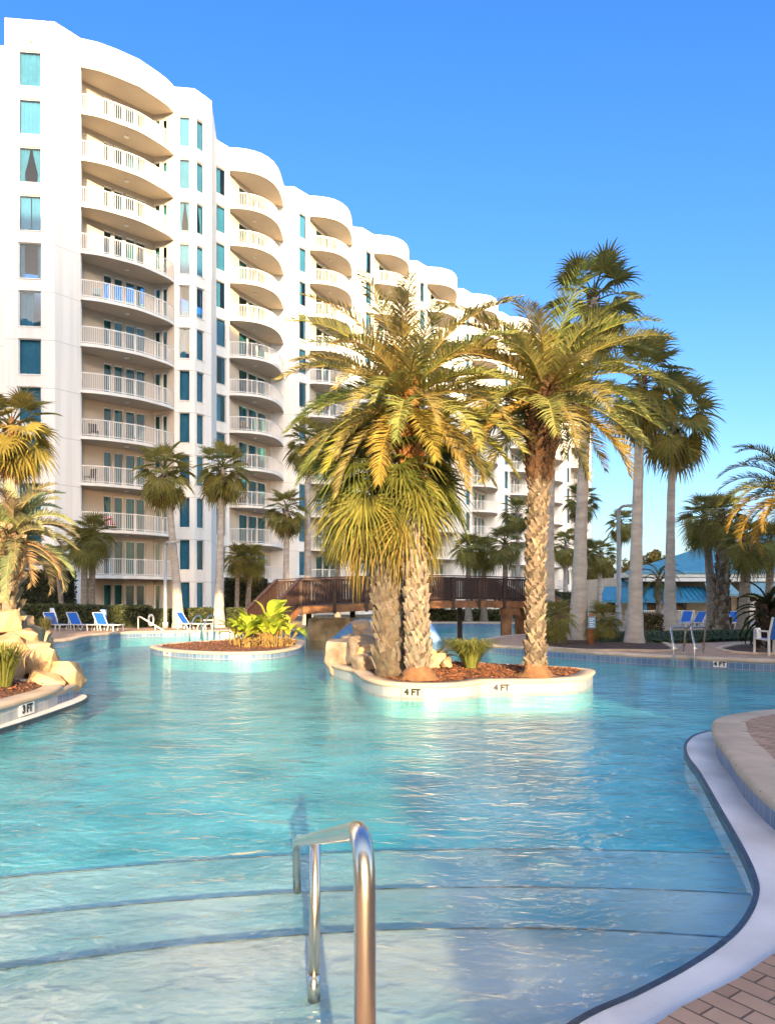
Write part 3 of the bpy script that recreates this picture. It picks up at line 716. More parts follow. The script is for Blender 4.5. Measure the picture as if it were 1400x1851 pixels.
# unseen wing shading the lower facade; openings added, heights stepped to shape sunlight
wing = empty('shade_wing', (0, -22, .2), 'unseen tan wing behind the viewpoint with openings added to admit sun', 'building')
mb = MB()
def slab(x0, x1, z0, z1): mb.box(((x0 + x1) / 2, -24, (z0 + z1) / 2), (x1 - x0, 4, z1 - z0))
slab(-60, -5.6, .2, 41.4); slab(-5.6, 3.4, 17.8, 42.6); slab(3.4, 10.3, 19.6, 44.2); slab(-5.6, 4.4, .2, 4.6); slab(4.4, 5.6, .2, 6.4); slab(5.6, 10.3, .2, 8.4); slab(10.3, 15.0, .2, 46)
slab(15.0, 16.8, .2, 13.9); slab(15.0, 16.8, 16.6, 47); slab(16.8, 26, .2, 48.5); slab(26, 44, .2, 52); slab(44, 90, .2, 54)
part(mb, 'wall', M['wingwall'], wing)
mb = MB()
for i in range(40):
    for j in range(13):
        x = -56 + i * 3.6; z = 1.6 + j * 3.0
        if -8 < x < 19 and z < 20: continue
        mb.box((x, -21.97, z + .9), (1.6, .05, 1.9))
o = part(mb, 'windows', M['darkglass'], wing); o['kind'] = 'stuff'

# ------------------------------------------------------------------ palms
def col_var(c, rnd, v=.2):
    k = 1 + rnd.uniform(-v, v); return (c[0] * k * (1 + rnd.uniform(-.08, .08)), c[1] * k, c[2] * k * (1 + rnd.uniform(-.1, .1)))
def feather(mb, base, az, el, L, droop, rnd, col, nl=46, lw=.022, ll=.42, vfold=.35, start=.16, twist=0.0):
    """one pinnate frond: curved rachis with two rows of pointed leaflets."""
    n = nl; p = Vector(base); e = el; ds = L / n; pts = []; dirs = []
    side_dr = rnd.uniform(-.25, .25); a = az
    for i in range(n + 1):
        t = i / n
        d = Vector((math.cos(e) * math.cos(a), math.cos(e) * math.sin(a), math.sin(e))); pts.append(p.copy()); dirs.append(d)
        p = p + d * ds; e = el - droop * (t ** 1.35); a = az + side_dr * t
    rp = pts[::6] + [pts[-1]]
    mb.tube(rp, [max(.004, .020 * (1 - i / (len(rp) + .3))) for i in range(len(rp))], 4, 0, False, (col[0] * 1.25 + .02, col[1] * 1.1 + .015, col[2]))
    tw = rnd.uniform(-.5, .5) + twist
    for i in range(int(n * start), n + 1):
        t = i / n; d = dirs[i]; s_ = d.cross(Vector((0, 0, 1)))
        s_ = s_.normalized() if s_.length > .05 else Vector((math.sin(az), -math.cos(az), 0))
        s_ = Matrix.Rotation(tw * t, 3, d) @ s_; u = s_.cross(d)
        prof = (.45 + .55 * math.sin(math.pi * min(1, (t - start) / (1 - start) * .9 + .12))) * (1 - .35 * t)
        for sg in (-1, 1):
            l_ = ll * prof * rnd.uniform(.82, 1.12); ang = R(62 - 34 * t + rnd.uniform(-7, 7))
            v = (d * math.cos(ang) + s_ * sg * math.sin(ang) + u * (vfold + rnd.uniform(-.16, .16))).normalized()
            q0 = pts[i]; q1 = q0 + v * l_ * .5; q2 = q0 + v * l_ * .98 + Vector((0, 0, -.10 * l_ - rnd.uniform(0, .12) * l_))
            wv = (d * .9 + u * rnd.uniform(-.4, .4)).normalized() * lw * .5
            c = col_var(col, rnd, .16)
            mb.add([q0 - wv * .7, q0 + wv * .7, q1 + wv, q1 - wv, q2], [(0, 1, 2, 3), (3, 2, 4)], 0, c)
def fan(mb, base, az, el, pet, Rr, nseg, droop, rnd, col, split=.5, spread=150, vf=.25, hang=.5, petcol=(.16, .15, .05)):
    """one palmate leaf on a curved stalk; segment tips hang."""
    p = Vector(base); e = el; pts = [p.copy()]; n = 6
    for i in range(n):
        d = Vector((math.cos(e) * math.cos(az), math.cos(e) * math.sin(az), math.sin(e))); p = p + d * (pet / n); pts.append(p.copy()); e -= droop / n
    mb.tube(pts, [.022 - .012 * i / n for i in range(n + 1)], 4, 0, False, petcol)
    d = Vector((math.cos(e) * math.cos(az), math.cos(e) * math.sin(az), math.sin(e)))
    s_ = Vector((math.sin(az), -math.cos(az), 0)); u = s_.cross(d)
    rt = Matrix.Rotation(rnd.uniform(-.35, .35), 3, d); s_ = rt @ s_; u = rt @ u
    A_ = [R(-spread + 2 * spread * i / nseg) for i in range(nseg + 1)]
    def dirn(a, lift): return (d * math.cos(a) + s_ * math.sin(a) + u * lift).normalized()
    edge = []
    for i, a in enumerate(A_):
        rr = Rr * (.62 + .38 * math.cos(a * .5)) * split
        edge.append(p + dirn(a, vf * abs(math.sin(a)) + (.05 if i % 2 else -.05)) * rr - Vector((0, 0, hang * .05 * rr)))
    for i in range(nseg):
        a = (A_[i] + A_[i + 1]) / 2; rr = Rr * (.62 + .38 * math.cos(a * .5)) * rnd.uniform(.88, 1.06)
        v = dirn(a, vf * abs(math.sin(a)))
        m = (edge[i] + edge[i + 1]) / 2; wv = (edge[i + 1] - edge[i]) * .36
        k1 = p + v * rr * (split + (1 - split) * .45); k1.z -= hang * rr * .10
        k2 = p + v * rr; k2.z -= hang * rr * rnd.uniform(.26, .46)
        if hang > .8: k2 -= v * rr * .10 * hang
        c = col_var(col, rnd, .16)
        mb.add([p, edge[i], edge[i + 1], k1 + wv * .8, k1 - wv * .8, k2 + wv * .12, k2 - wv * .12], [(0, 1, 2), (1, 4, 3, 2), (4, 6, 5, 3)], 0, c)

def trunk_mesh(pts, rad, rnd, rings=0, boots=None, bootcol=(.2, .16, .12), name='trunk', z0b=0.0, z1b=1.0, bsize=(.16, .22, .05), nb=0, lean_k=.35):
    """tapered trunk along a smooth path; boots = spiral of old leaf bases between fractions z0b and z1b."""
    P = smooth_path(pts, 10); n = len(P); seg = 14; mb = MB(); V = []
    def rad_at(t):
        x = t * (len(rad) - 1); i = min(int(x), len(rad) - 2); return rad[i] + (rad[i + 1] - rad[i]) * (x - i)
    ph = rnd.random() * 6
    for i, p in enumerate(P):
        t = i / (n - 1); r = rad_at(t) * (1 + .035 * math.sin(i * 2.1 + ph) + (.03 if i % 2 else 0))
        for j in range(seg):
            a = 2 * math.pi * j / seg; rr = r * (1 + .04 * math.sin(3 * a + ph + i * .3) + rnd.uniform(-.02, .02)); V.append(p + Vector((math.cos(a) * rr, math.sin(a) * rr, 0)))
    mb.add(V, [(i * seg + j, i * seg + (j + 1) % seg, (i + 1) * seg + (j + 1) % seg, (i + 1) * seg + j) for i in range(n - 1) for j in range(seg)])
    mb.add(V[-seg:], [tuple(range(seg))])
    bm_ = None
    if nb:
        bm_ = MB()
        for k in range(nb):
            t = z0b + (z1b - z0b) * (k + rnd.random() * .4) / nb; x = t * (n - 1); i = min(int(x), n - 2); p = P[i] + (P[i + 1] - P[i]) * (x - i)
            a = k * 2.39996 + rnd.uniform(-.12, .12); r = rad_at(t); o = Vector((math.cos(a), math.sin(a), 0)); tg = Vector((-math.sin(a), math.cos(a), 0))
            wd, hh, pr = bsize[0] * rnd.uniform(.75, 1.2), bsize[1] * rnd.uniform(.7, 1.25), bsize[2] * rnd.uniform(.5, 1.4)
            lean = rnd.uniform(-.25, .25) * wd + (1 if k % 2 else -1) * wd * lean_k
            b0, b1 = p + o * r * .93 - tg * wd * .5, p + o * r * .93 + tg * wd * .5
            m0 = p + o * (r + pr * .55) + Vector((0, 0, hh * .5)) + tg * (lean * .4)
            t0, t1 = p + o * (r + pr) + tg * (lean - wd * .26) + Vector((0, 0, hh)), p + o * (r + pr) + tg * (lean + wd * .26) + Vector((0, 0, hh))
            q0, q1 = t0 - o * pr * .8, t1 - o * pr * .8
            mL, mR = m0 - tg * wd * .36, m0 + tg * wd * .36
            c = col_var(bootcol, rnd, .28)
            bm_.add([b0, b1, mR, mL, t1, t0, q1, q0, p + o * r * .9 + Vector((0, 0, hh * .35))], [(0, 1, 2, 3), (3, 2, 4, 5), (5, 4, 6, 7), (0, 3, 8), (3, 5, 7, 8), (1, 8, 2), (2, 8, 6, 4)], 0, c)
    return mb, bm_

# --- crowns shared by the smaller palms
GREEN, DKGREEN, YGREEN, GOLD, BROWN = (.30, .285, .088), (.235, .235, .076), (.32, .26, .065), (.30, .21, .05), (.13, .08, .045)
def wash_crown(seed, n=34, col=GREEN, skirt=12, nseg=26):
    rnd = random.Random(seed); mb = MB()
    for i in range(n):
        t = i / (n - 1); el = R(82 - 128 * t ** .85 + rnd.uniform(-8, 8)); az = i * 2.39996 + rnd.uniform(-.3, .3)
        c = tuple(col[k] * (1 - .25 * t) + GOLD[k] * .20 * max(0, t - .55) for k in range(3))
        fan(mb, (0, 0, .05 - .35 * t), az, el, .55 + .18 * rnd.random(), .62 * rnd.uniform(.85, 1.1), nseg, .55 + .3 * t, rnd, c, .48, 125, .22, .45 + .5 * t)
    sk = MB()
    for i in range(skirt):
        az = rnd.random() * 6.283; fan(sk, (math.cos(az) * .1, math.sin(az) * .1, -.3 - .25 * rnd.random()), az, R(-55 + rnd.uniform(-20, 10)), .28, .55, 14, .5, rnd, BROWN, .5, 80, .1, .6, (.1, .06, .03))
    return mb.mesh('crown', M['leaf']), sk.mesh('dead_fronds', M['leaf'])
def sabal_crown(seed, n=38, col=DKGREEN, nseg=26):
    rnd = random.Random(seed); mb = MB()
    for i in range(n):
        t = i / (n - 1); el = R(85 - 120 * t ** .9 + rnd.uniform(-10, 10)); az = i * 2.39996 + rnd.uniform(-.3, .3)
        fan(mb, (0, 0, .1 - .25 * t), az, el, .5 + .15 * rnd.random(), .6 * rnd.uniform(.85, 1.15), nseg, .6 + .5 * t, rnd, col_var(col, rnd, .15), .36, 135, .2, .8)
    return mb.mesh('crown', M['leaf'])
WC = [wash_crown(11), wash_crown(12), wash_crown(13, 30, DKGREEN)]
WG = wash_crown(14, 34, YGREEN)
SC = [sabal_crown(21), sabal_crown(22, 36, (.21, .20, .066))]

def palm(kind, name, label, px, py_top, Z, R_, base_px=None, base_z=DECK_Z, tr=.14, lean=None, seed=1, crown=0, boots=0, cat='palm tree', group=None, bulge=False, bootcol=(.20, .15, .105)):
    rnd = random.Random(seed * 31 + 7)
    top = at(px, py_top, Z); bx = ((base_px if base_px is not None else px) - 700) / F * Z
    base = Vector((bx, Z, base_z)); root = empty(name, base, label, cat, group, 0)
    h = top.z - base.z; dx = top.x - base.x
    pts = [(0, 0, -.05), (dx * .18, 0, h * .33), (dx * .55, 0, h * .68), (dx, 0, h)]
    rad = [tr * 1.75, tr * 1.18, tr * 1.0, tr * .95, tr * .9, tr * .88, tr * .9] if not bulge else [tr, tr, tr, tr * 1.1, tr * 1.2]
    if kind == 'wash': rad = [tr * 2.1, tr * 1.45, tr * 1.15, tr * 1.0, tr * .92, tr * .88, tr * .9]
    mb, bm_ = trunk_mesh(pts, rad, rnd, nb=boots, z0b=.02 if boots > 40 else .72, z1b=1.0, bsize=(tr * 1.15, tr * 1.5, tr * .45), bootcol=bootcol)
    part(mb, 'trunk', M['greytrunk' if kind == 'wash' else 'trunk'], root, local=True, smooth=True)
    if bm_: part(bm_, 'leaf_bases', M['boot'], root, local=True)
    s_ = R_ / 1.15
    if kind == 'wash':
        c, k = (WG if crown == 9 else WC[crown]); link('crown', c, root, (dx, 0, h), rnd.random() * 6.28, s_); link('dead_fronds', k, root, (dx, 0, h), rnd.random() * 6.28, s_)
    elif kind == 'sabal':
        link('crown', SC[crown], root, (dx, 0, h), rnd.random() * 6.28, s_)
    return root, Vector((dx, 0, h))

# --- near island palms
IZ = .30
def date_palm(name, label, pb, Zb, trunk_pts, rad, nfr, L, seed, boots, bootcol, skirt, droop=1.25, col=(.30, .285, .095), up=66, low=-46, ll=.56):
    rnd = random.Random(seed); base = Vector(((pb[0] - 700) / F * Zb, Zb, IZ)); root = empty(name, base, label, 'palm tree')
    P = [at(x, y, Zb) - base for x, y in trunk_pts]; P[0].z = -.05
    mb, bm_ = trunk_mesh(P, rad, rnd, nb=boots[0], z0b=boots[1], z1b=boots[2], bsize=boots[3], bootcol=bootcol, lean_k=.95)
    part(mb, 'trunk', M['bark'], root, local=True, smooth=True); part(bm_, 'leaf_bases', M['boot'], root, local=True)
    if skirt:
        _, b2 = trunk_mesh(P, rad, random.Random(seed + 1), nb=skirt[0], z0b=skirt[1], z1b=skirt[2], bsize=skirt[3], bootcol=skirt[4]); part(b2, 'upper_leaf_bases', M['boot'], root, local=True)
    top = P[-1]; cr_ = MB()
    for i in range(nfr):
        t = i / (nfr - 1); el = R(up + (low - up) * t ** .88 + rnd.uniform(-7, 7)); az = i * 2.39996 + rnd.uniform(-.2, .2)
        c = tuple(col[k] * (.85 + .3 * rnd.random()) for k in range(3))
        if t > .8 and rnd.random() < .5: c = (c[0] * 1.35, c[1] * 1.1, c[2] * .8)
        o_ = Vector((math.cos(az), math.sin(az), 0)) * (.05 + .08 * t)
        feather(cr_, top + o_ + Vector((0, 0, .12 - .42 * t)), az, el, L * rnd.uniform(.85, 1.08) * (1 - .12 * t), droop * rnd.uniform(.8, 1.15) * (1 - .25 * t), rnd, c, nl=84, lw=.027, ll=ll, start=.12)
    part(cr_, 'crown', M['leaf'], root, local=True)
    # fibrous root mound
    mm = MB(); n = 22; V = []
    for i in range(7):
        r = rad[0] * (2.0 - 1.0 * (i / 6) ** .8); z = -.04 + .24 * (i / 6)
        for j in range(n):
            a = 2 * math.pi * j / n; rr = r * (1 + .34 * noise.noise(Vector((math.cos(a) * 2.5, math.sin(a) * 2.5, seed + i * .5))) + .12 * noise.noise(Vector((math.cos(a) * 9, math.sin(a) * 9, seed + i)))); V.append((math.cos(a) * rr, math.sin(a) * rr, z))
    mm.add(V, [(i * n + j, i * n + (j + 1) % n, (i + 1) * n + (j + 1) % n, (i + 1) * n + j) for i in range(6) for j in range(n)], 0, (.23, .115, .055))
    part(mm, 'root_mound', M['boot'], root, local=True, smooth=True)
    return root
M['mound'] = M['boot']
GREYB, ORB, BRB = (.38, .32, .265), (.34, .155, .052), (.105, .052, .025)
date_palm('date_palm', 'feathery golden date palm with pale criss-cross trunk at the middle of the island', (757, 1228), 13.25,
          [(757, 1222), (753, 1120), (748, 1000), (744, 900), (739, 800), (735, 715)], [.195, .175, .17, .17, .15, .14, .15, .14], 68, 2.42, 101,
          (420, .02, .66, (.105, .25, .045)), (.27, .22, .175), (150, .60, 1.02, (.13, .30, .12), ORB), droop=1.12, low=-30)
date_palm('date_palm', 'tall date palm with swollen brown fibre collar standing at the right end of the island', (967, 1216), 13.75,
          [(967, 1216), (966, 1110), (968, 1000), (974, 880), (980, 780), (985, 700)], [.18, .16, .155, .155, .17, .24, .26, .24], 62, 2.36, 202,
          (380, .02, .62, (.10, .17, .03)), (.26, .20, .15), (330, .60, 1.02, (.11, .24, .085), BRB), droop=1.12, up=66, low=-22)
# pale stubs under the right-hand crown
# --- sabal palm between the date palms' trunks
def near_sabal():
    rnd = random.Random(77); Zb = 13.9; base = Vector(((705 - 700) / F * Zb, Zb, IZ)); root = empty('cabbage_palm', base, 'shaggy drooping fan palm with woven trunk darkened as if shaded, left of the pale date palm trunk', 'palm tree')
    P = [at(x, y, Zb) - base for x, y in ((704, 1214), (702, 1130), (698, 1040), (697, 950), (702, 868))]; P[0].z = -.05; P[3].y = -.05; P[4].y = -.12
    rad = [.27, .255, .245, .24, .20, .18]
    mb, bm_ = trunk_mesh(P, rad, rnd, nb=260, z0b=.02, z1b=.95, bsize=(.15, .33, .06), bootcol=(.15, .122, .10), lean_k=1.0)  # shade on the trunk is put into the dark leaf-base colour
    part(mb, 'trunk', M['bark'], root, local=True, smooth=True); part(bm_, 'leaf_bases', M['boot'], root, local=True)
    cr_ = MB(); top = P[-1]; n = 78
    for i in range(n):
        t = i / (n - 1); el = R(70 - 98 * t ** .9 + rnd.uniform(-9, 9)); az = i * 2.39996 + rnd.uniform(-.3, .3)
        c = (.12, .14, .034) if rnd.random() < .6 else (.24, .225, .055)
        if t > .8: c = (.30, .225, .06)
        fan(cr_, top + Vector((0, 0, .1 - .4 * t)), az, el, .74 + .36 * rnd.random(), .92 * rnd.uniform(.85, 1.1), 34, .70 + .55 * t, rnd, c, .30, 130, .22, .95 + .3 * t, (.22, .22, .08))
    part(cr_, 'crown', M['leaf'], root, local=True)
near_sabal()

# --- left bank: bottle-shaped pindo palm and the fan palms beyond it
def pindo(label, pb, Zb, pts_px, rad, nfr, L, seed, bz, col, ll=.34, droop=1.9, boots=90, bootcol=(.36, .26, .17), name='pindo_palm', up=80, low=-35, low_gold=False):
    rnd = random.Random(seed); base = Vector(((pb - 700) / F * Zb, Zb, bz)); root = empty(name, base, label, 'palm tree')
    P = [at(x, y, Zb) - base for x, y in pts_px]; P[0].z = -.1
    mb, bm_ = trunk_mesh(P, rad, rnd, nb=boots, z0b=.02, z1b=1.0, bsize=(.16, .34, .14), bootcol=bootcol)
    part(mb, 'trunk', M['trunk'], root, local=True, smooth=True); part(bm_, 'leaf_bases', M['boot'], root, local=True)
    cr_ = MB()
    for i in range(nfr):
        t = i / (nfr - 1); el = R(up + (low - up) * t + rnd.uniform(-8, 8)); az = i * 2.39996
        c = tuple(col[k] * (.8 + .4 * rnd.random()) for k in range(3))
        if low_gold and t > .62: c = (.38, .24, .04)
        feather(cr_, P[-1] + Vector((0, 0, .1 - .3 * t)), az, el, L * rnd.uniform(.85, 1.1), droop * rnd.uniform(.85, 1.15), rnd, c, nl=50, lw=.03, ll=ll, vfold=.5)
    part(cr_, 'crown', M['leaf'], root, local=True)
    return root
pindo('silvery arching pindo palm with stubby leaf bases behind the left rocks', 2, 14.2, [(2, 1150), (6, 1100), (16, 1040), (24, 968)], [.26, .25, .22, .18], 46, 1.3, 303, .5, (.30, .28, .15), low=-18, droop=1.45)
palm('wash', 'fan_palm', 'golden lit fan palm at the left edge in front of the window column', 22, 770, 19.5, 1.28, 20, DECK_Z, .17, seed=4, crown=9, boots=24, bootcol=(.30, .15, .07))
palm('sabal', 'cabbage_palm', 'dark round-headed palm on a brown trunk behind the three loungers, left of its twin', 152, 985, 39.0, 1.35, 153, seed=5, crown=0, tr=.17)
palm('sabal', 'cabbage_palm', 'dark round-headed palm on a brown trunk behind the three loungers, right of its twin', 170, 968, 39.6, 1.5, 165, seed=6, crown=1, tr=.17, boots=20)
palm('sabal', 'cabbage_palm', 'small leaning dark palm beside the big clipped hedge block', 100, 1008, 40.5, 1.0, 114, seed=7, crown=0, tr=.14, boots=14)
palm('wash', 'fan_palm', 'curved slim fan palm with rusty fronds before the big balconies', 297, 850, 36.6, 1.65, 323, seed=8, crown=0, tr=.17, boots=22, bootcol=(.30, .14, .06))
palm('wash', 'fan_palm', 'straight grey fan palm in front of the narrow window pair', 402, 845, 37.2, 1.55, 396, seed=9, crown=1, tr=.17, boots=10)
palm('sabal', 'cabbage_palm', 'short dark twin palm before the second bay, the left one of the pair', 430, 1010, 42.0, 1.15, 428, seed=10, crown=1, tr=.13)
palm('sabal', 'cabbage_palm', 'short dark twin palm before the second bay, the right one of the pair', 455, 1012, 42.6, 1.2, 447, seed=11, crown=0, tr=.15, boots=16)
palm('wash', 'fan_palm', 'slim fan palm rising behind the left stair of the footbridge', 518, 920, 40.0, 1.35, 517, seed=12, crown=2, tr=.16, boots=12)
palm('wash', 'fan_palm', 'tall dark fan palm half hidden behind the left of the date palm', 556, 800, 41.0, 1.55, 556, seed=13, crown=0, tr=.17)
palm('sabal', 'cabbage_palm', 'blurred dark palm behind the bridge left of the date palm trunk', 610, 985, 46.0, 1.3, 610, seed=61, crown=0, tr=.15)
palm('sabal', 'cabbage_palm', 'dark low palm behind the right part of the bridge, leftmost of three', 846, 992, 46.5, 1.4, 846, seed=14, crown=0, tr=.18, boots=12)
palm('sabal', 'cabbage_palm', 'dark low palm behind the right part of the bridge, middle of three', 874, 1000, 47.5, 1.45, 874, seed=15, crown=1, tr=.18)
palm('sabal', 'cabbage_palm', 'dark low palm behind the bridge next to the island date palm trunk', 912, 985, 46.2, 1.6, 912, seed=16, crown=1, tr=.16)
palm('wash', 'fan_palm', 'small fan palm showing over the bridge, left of the brown date palm collar', 934, 925, 52.0, 1.35, 936, seed=17, crown=2, tr=.15)
palm('wash', 'fan_palm', 'tallest fan palm with its dark crown above the right island date palm', 1072, 540, 24.9, 1.75, 1044, seed=18, crown=2, tr=.175, boots=14)
palm('wash', 'fan_palm', 'grey-trunked fan palm whose crown hides behind the right date palm', 1000, 655, 26.0, 1.35, 990, seed=19, crown=0, tr=.15)
palm('wash', 'fan_palm', 'tall fan palm on a smooth grey trunk, nearest the pool ladder', 1160, 688, 23.4, 1.62, 1146, seed=20, crown=2, tr=.16, boots=26, bootcol=(.20, .10, .06))
palm('wash', 'fan_palm', 'tall fan palm with a long brown frond beard, right of the nearest grey trunk', 1216, 748, 29.5, 1.95, 1209, seed=21, crown=0, tr=.16, boots=18)
palm('sabal', 'cabbage_palm', 'dark palm on a slim grey trunk, leftmost of the clump before the blue roof', 1272, 938, 34.0, 1.5, 1287, seed=22, crown=0, tr=.19, boots=16)
palm('sabal', 'cabbage_palm', 'dark palm on a thick patterned trunk before the blue roof', 1308, 935, 31.5, 1.3, 1303, seed=23, crown=1, tr=.24, boots=90, bootcol=(.17, .135, .10))
palm('sabal', 'cabbage_palm', 'palm on a brown trunk with pale stubs, before the blue awning', 1350, 985, 29.0, 1.25, 1342, seed=24, crown=0, tr=.20, boots=18, bootcol=(.30, .20, .13))
palm('sabal', 'cabbage_palm', 'rust-trunked palm behind the golden fronds at the right edge', 1392, 985, 33.0, 1.35, 1388, seed=25, crown=1, tr=.17)
pindo('date palm reaching in from the right edge with golden lower fronds', 1432, 20.5, [(1432, 1150), (1430, 1000), (1424, 890)], [.24, .2, .2], 46, 2.1, 404, DECK_Z, (.20, .19, .055), ll=.5, droop=1.75, boots=60, name='date_palm', up=78, low=-25, low_gold=True)
palm('wash', 'fan_palm', 'distant slim fan palm beside the grey lamp pole', 1122, 945, 58.0, 1.3, 1117, gz(18, 58), .13, seed=26, crown=1)
palm('wash', 'fan_palm', 'small far fan palm at the end of the tower, left of the lamp pole', 1085, 1000, 50.0, 1.25, 1082, .2, .15, seed=27, crown=0, boots=12)
palm('wash', 'fan_palm', 'fan palm half hidden behind the tallest grey trunk', 1050, 905, 46.0, 1.3, 1052, .2, .15, seed=28, crown=2)
palm('wash', 'fan_palm', 'low fan palm between the two tall grey trunks', 1022, 985, 44.0, 1.15, 1021, .2, .14, seed=29, crown=0)
palm('sabal', 'cabbage_palm', 'bushy dark palm right of the tallest grey trunk at the tower corner', 1060, 1000, 45.0, 1.1, 1033, .2, .12, seed=30, crown=1)
pindo('small far date palm in front of the restaurant wall', 1190, 45.0, [(1190, 1120), (1190, 1080), (1190, 1050)], [.16, .13, .13], 22, 1.7, 505, gz(16, 45), (.12, .115, .045), ll=.3, droop=2.0, boots=0 + 20, name='date_palm')
# low palms in the bed by the blue sign
palm('sabal', 'fan_palm', 'low green fan palm in the bed left of the blue sign post', 1004, 1118, 23.2, .78, 1004, DECK_Z, .13, seed=31, crown=0, boots=16)
palm('sabal', 'fan_palm', 'low green fan palm in the bed right of the blue sign post', 1090, 1122, 24.4, .82, 1088, DECK_Z, .09, seed=32, crown=1, boots=12)
pindo('dark sago cycad with drooping fronds beside the right edge chair', 1386, 21.0, [(1384, 1172), (1385, 1140), (1388, 1108)], [.20, .20, .18], 44, 1.05, 606, DECK_Z, (.022, .035, .014), ll=.16, droop=1.5, boots=70, bootcol=(.07, .045, .03), name='sago_cycad')

# --- broadleaf trees far behind
def broadleaf(label, px, py, Z, Rr, seed, col, base_z=.2):
    rnd = random.Random(seed); top = at(px, py, Z); base = Vector((top.x, Z, base_z)); root = empty('broadleaf_tree', base, label, 'tree')
    h = top.z - base.z; mb = MB(); mb.tube(smooth_path([(0, 0, 0), (.1, 0, h * .3), (-.1, .1, h * .6)], 5), [.3 - .015 * i for i in range(11)], 8)
    cl = []
    for i in range(11):
        v = Vector((rnd.gauss(0, 1), rnd.gauss(0, 1), rnd.gauss(.25, .6))); v.normalize(); c = Vector((0, 0, h * .72)) + Vector((v.x * Rr, v.y * Rr, v.z * h * .34)) * rnd.uniform(.4, 1)
        cl.append((c, Rr * rnd.uniform(.25, .5))); mb.tube([(0, 0, h * .4), c * .6 + Vector((0, 0, h * .18)), c], [.12, .07, .02], 5)
    part(mb, 'trunk', M['bark'], root, local=True)
    lf = MB()
    for c, r in cl:
        for i in range(330):
            v = Vector((rnd.gauss(0, 1), rnd.gauss(0, 1), rnd.gauss(0, 1))); v.normalize(); p = c + v * r * rnd.random() ** .4
            n_ = Vector((rnd.gauss(0, 1), rnd.gauss(0, 1), rnd.gauss(.5, 1))).normalized(); a = n_.orthogonal().normalized() * rnd.uniform(.14, .26); b = n_.cross(a) * .6
            lf.add([p - a, p - b, p + a, p + b], [(0, 1, 2, 3)], 0, col_var(col, rnd, .3))
    part(lf, 'crown', M['leaf'], root, local=True)
broadleaf('golden-topped bushy tree behind the low blue canopy at the tower corner', 1112, 1020, 88, 3.6, 41, (.20, .16, .05), gz(28, 88))
broadleaf('golden-topped tree peeking over the left end of the blue roof', 1184, 1004, 92, 2.6, 42, (.22, .17, .05), gz(33, 92))
broadleaf('dark tree far behind the blue canopy, left of the golden-topped ones', 1085, 1035, 96, 3.4, 43, (.06, .07, .03), gz(28, 96))
broadleaf('dark tree behind the right part of the blue roof', 1300, 975, 98, 3.8, 44, (.07, .08, .03), gz(44, 98))

rnd = random.Random(71); root = empty('fan_palm', (2.6, -6.5, .05), 'unseen fan palm added behind the viewpoint to dapple the near pool', 'palm tree')  # palm added out of view to break up sunlight on the pool shelf
mb, _ = trunk_mesh([(0, 0, -.05), (.05, 0, 1.3), (0, 0, 2.6)], [.2, .16, .15], rnd); part(mb, 'trunk', M['trunk'], root, local=True, smooth=True); link('crown', SC[0], root, (0, 0, 2.6), .7, .95)

# ------------------------------------------------------------------ planter islands
def text_mesh(body, size, name='lettering', ext=.004):
    cu = bpy.data.curves.new('t', 'FONT'); cu.body = body; cu.size = size; cu.extrude = ext; cu.offset = size * .045; cu.align_x = 'CENTER'; cu.align_y = 'CENTER'; cu.resolution_u = 2
    o = bpy.data.objects.new('t', cu); C.objects.link(o); bpy.context.view_layer.update()
    me = bpy.data.meshes.new_from_object(o.evaluated_get(bpy.context.evaluated_depsgraph_get())); bpy.data.objects.remove(o); bpy.data.curves.remove(cu)
    me.name = name; me.materials.clear(); me.materials.append(M['ink']); return me
def marker(body, p, nrm, parent=None, label=None, w_=.36, h_=.15, ink=None, plate='white'):
    """white tile plate with a depth figure, on a wall at p facing nrm."""
    n = Vector((nrm[0], nrm[1], 0)).normalized(); rz = math.atan2(n.x, -n.y)
    loc = Vector(p) + n * .012
    if parent is not None: o = link('depth_marker', None, parent, loc - wloc(parent), rz)
    mb = MB(); mb.box((0, 0, 0), (w_, .016, h_)); me = mb.mesh('depth_marker', M[plate])
    if parent is not None: o.data = None; bpy.data.objects.remove(o); o = link('depth_marker', me, parent, loc - wloc(parent), rz)
    else: o = tag(link('depth_marker', me, None, loc, rz), label, 'depth marker')
    t = link('lettering', text_mesh(body, h_ * .92), o, (0, -.011, 0)); t.rotation_euler = (R(90), 0, 0)
    return o
